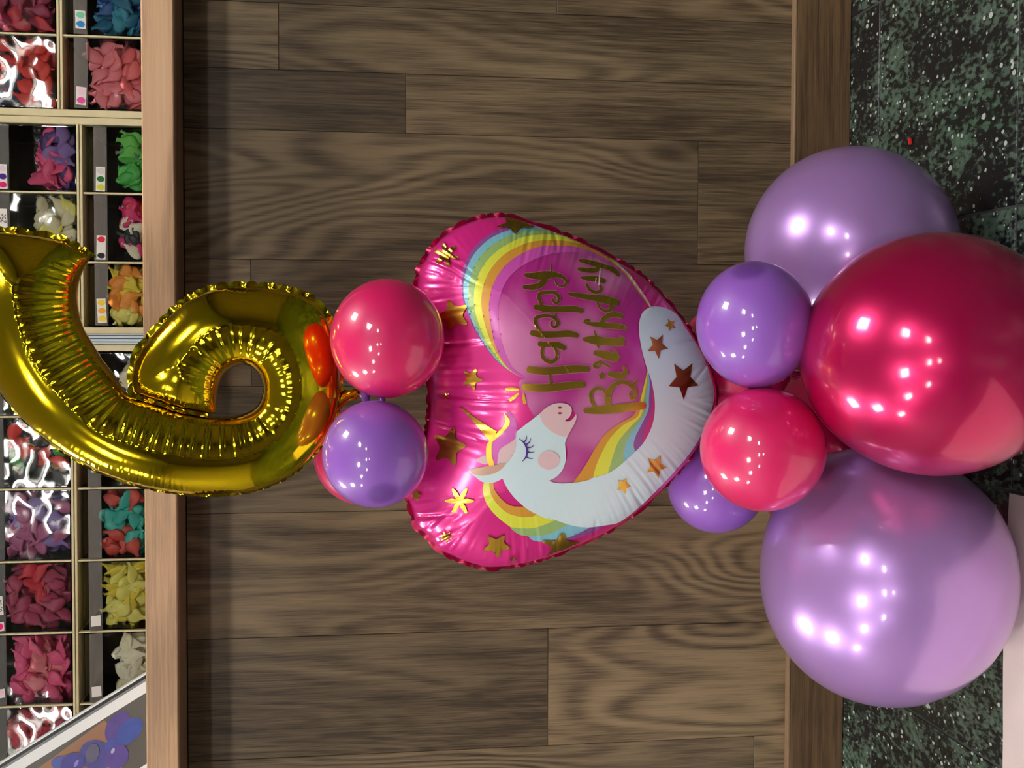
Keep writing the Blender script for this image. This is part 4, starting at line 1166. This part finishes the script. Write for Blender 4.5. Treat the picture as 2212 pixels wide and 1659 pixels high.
    for k in range(int(110 * (0.4 + fill * .6))):
        mm, p = place(False); kk = rng.randrange(7); V, F = LIMP[kk]
        q = (np.array(mm) @ V.T).T + np.array(p); n0 = sum(len(v) for v in VV); VV.append(q)
        FF += [tuple(i + n0 for i in fc) for fc in F]
        MI += [mats.index(pick(p.x, p.z))] * len(F)
    hp = mesh_obj('balloon_heap', np.vstack(VV), FF, [limp_mat(CO[m_]) for m_ in mats], None, True, loc=tuple(b.location))
    hp.data.polygons.foreach_set('material_index', MI)
    tag(hp, 'heap of limp %s balloons filling the bin on the %s shelf' % (words, 'lower' if row == 0 else 'upper'), 'balloons', None, 'stuff')

# ------------------------------------------------------------------ leaning photo board on the worktop
YB = 1.93
a_, c_ = at(318, 1453, YB), at(-40, 1674, YB)
d_ = (c_ - a_); ang = math.atan2(d_[2], -d_[0]); Lb = 0.42
hb = 0.132
pb_ = empty('photo_board', at(318, 1453, YB)); tag(pb_, 'tilted white bordered photo board showing purple and blue balloons, leaning on the worktop', 'picture')
pb_.rotation_euler = (0, ang, 0)
# local x runs down the slope to the right; the board hangs below its upper edge
xa, xb_ = -Lb + 0.02, 0.034
box('board', xa, xb_, 0.0, 0.010, -hb, 0.0, M_black, pb_, 0.001)
box('outer_rim', xa, xb_, -0.0012, 0.011, -0.0016, 0.0008, M_white_border, pb_)
box('grey_inlay', xa, xb_, -0.0008, -0.0001, -0.0098, -0.0062, M_greytrim, pb_)
box('white_border', xa, xb_, -0.0010, -0.0002, -0.0250, -0.0098, M_white_border, pb_)
box('white_border', xa, xb_, -0.0010, -0.0002, -hb - 0.0002, -hb + 0.014, M_white_border, pb_)
xw = -0.222
box('white_margin', xa, xw, -0.0012, -0.0002, -hb + 0.0142, -0.0248, M_white_border, pb_)
# grey rounded outline on the margin
rv, rf = [], []
for k in range(24):
    a = 2 * math.pi * k / 24; sxn, szn = (1 if math.cos(a) >= 0 else -1), (1 if math.sin(a) >= 0 else -1)
    for rr in (0.008, 0.0071): rv.append((xw - 0.035 + sxn * .018 + rr * math.cos(a), -0.0016, -0.062 + szn * .024 + rr * math.sin(a)))
for k in range(24): rf.append((2 * k, 2 * k + 1, 2 * ((k + 1) % 24) + 1, 2 * ((k + 1) % 24)))
mesh_obj('rounded_outline', rv, rf, M_greytrim, pb_)
pic_z0, pic_z1 = -hb + 0.0142, -0.0252
px0, px1 = xw + 0.0003, xb_ - .001
M_pic_or = plain('print_brown', (150, 108, 80), 0.35, coat=.3, grain=0.15, gscale=14)
M_pic_gr = plain('print_grey', (86, 82, 76), 0.35, coat=.3, grain=0.12, gscale=14)
mesh_obj('picture', [(px0, -0.0004, pic_z0), (px1, -0.0004, pic_z0), (px1, -0.0004, pic_z1), (px0, -0.0004, pic_z1)], [(0, 1, 2, 3)], M_pic_gr, pb_)
mesh_obj('brown_backdrop', [(px0, -0.0006, pic_z0), (-.115, -.0006, pic_z0), (-.085, -.0006, pic_z0 + .05), (-.090, -.0006, pic_z1 - .002), (px0, -0.0006, pic_z1 - .012)], [(0, 1, 2, 3, 4)], M_pic_or, pb_)
inv = Matrix.Rotation(-ang, 3, 'Y')
def onboard(x, y): return inv @ Vector(at(x, y, YB) - np.array(pb_.location))
k_ = 6.406
def blob(cx, cy, rx, ry, rot, rgb, lay):
    c = onboard(cx / k_, 1400 + cy / k_); m_ = 2697.0 / YB
    pts = []
    for i in range(22):
        a = 2 * math.pi * i / 22; ex, ey = rx * math.cos(a), ry * math.sin(a)
        q = onboard((cx + ex * math.cos(rot) - ey * math.sin(rot)) / k_, 1400 + (cy + ex * math.sin(rot) + ey * math.cos(rot)) / k_)
        pts.append((min(max(q.x, px0), px1), -0.0006 - .0002 * lay, min(max(q.z, pic_z0), pic_z1)))
    mesh_obj('printed_balloon', pts, [tuple(range(22))], plain('print_ink_%d_%d_%d' % rgb, rgb, 0.35, coat=.3, grain=.15, gscale=60), pb_)
for a in ((1630, 1090, 150, 240, .55, (82, 62, 138), 1), (1790, 1150, 135, 230, .75, (58, 78, 158), 2), (1330, 1480, 230, 210, .4, (70, 66, 140), 3), (1600, 1400, 160, 130, .7, (64, 74, 158), 4), (1620, 1500, 180, 150, -.9, (84, 62, 142), 5),
          (900, 1600, 190, 110, .1, (70, 84, 156), 6), (1010, 1590, 180, 140, -.5, (62, 60, 140), 7), (1280, 1450, 90, 140, .3, (86, 82, 108), 8), (1565, 1415, 22, 42, .5, (170, 160, 210), 9), (1060, 1590, 22, 60, .5, (140, 130, 210), 9)):
    blob(*a)

# ------------------------------------------------------------------ paper sheet and red scrap on the floor
M_sheet = plain('pale_paper', (226, 208, 204), 0.65, grain=0.06, gscale=7)
sx0, sy0 = on_floor(2183, 1065)[:2]
n = 28; sv, sf = [], []
for i in range(n + 1):
    for j in range(n + 1):
        u, v = i / n, j / n
        X = sx0 - 1.0 * u; Yv = sy0 - 0.70 * v
        z = 0.0016 + 0.0035 * max(0, math.sin(5 * u + 3 * v) * math.sin(4 * v + 1.5 + 2 * u)) + 0.002 * max(0, math.sin(11 * u - 7 * v))
        sv.append((X, Yv, z))
for i in range(n):
    for j in range(n):
        a = i * (n + 1) + j; sf.append((a, a + 1, a + n + 2, a + n + 1))
sh = mesh_obj('paper_sheet', sv, sf, M_sheet, None, True)
tag(sh, 'pale pinkish paper sheet lying on the dark floor in front of the left lavender balloon', 'paper')
rp = on_floor(1968, 306)
v, f = box_vf(-.0035, .0035, -.004, .004, 0.0003, .0022)
v = [(x * (1 + .3 * (z > .001)) + .001 * (y > 0), y, z + .001 * (x > 0)) for x, y, z in v]
rs_ = mesh_obj('paper_scrap', v, f, plain('red_scrap', (214, 40, 46), 0.5), loc=tuple(rp)); tag(rs_, 'tiny red scrap on the dark stone floor tiles', 'scrap')
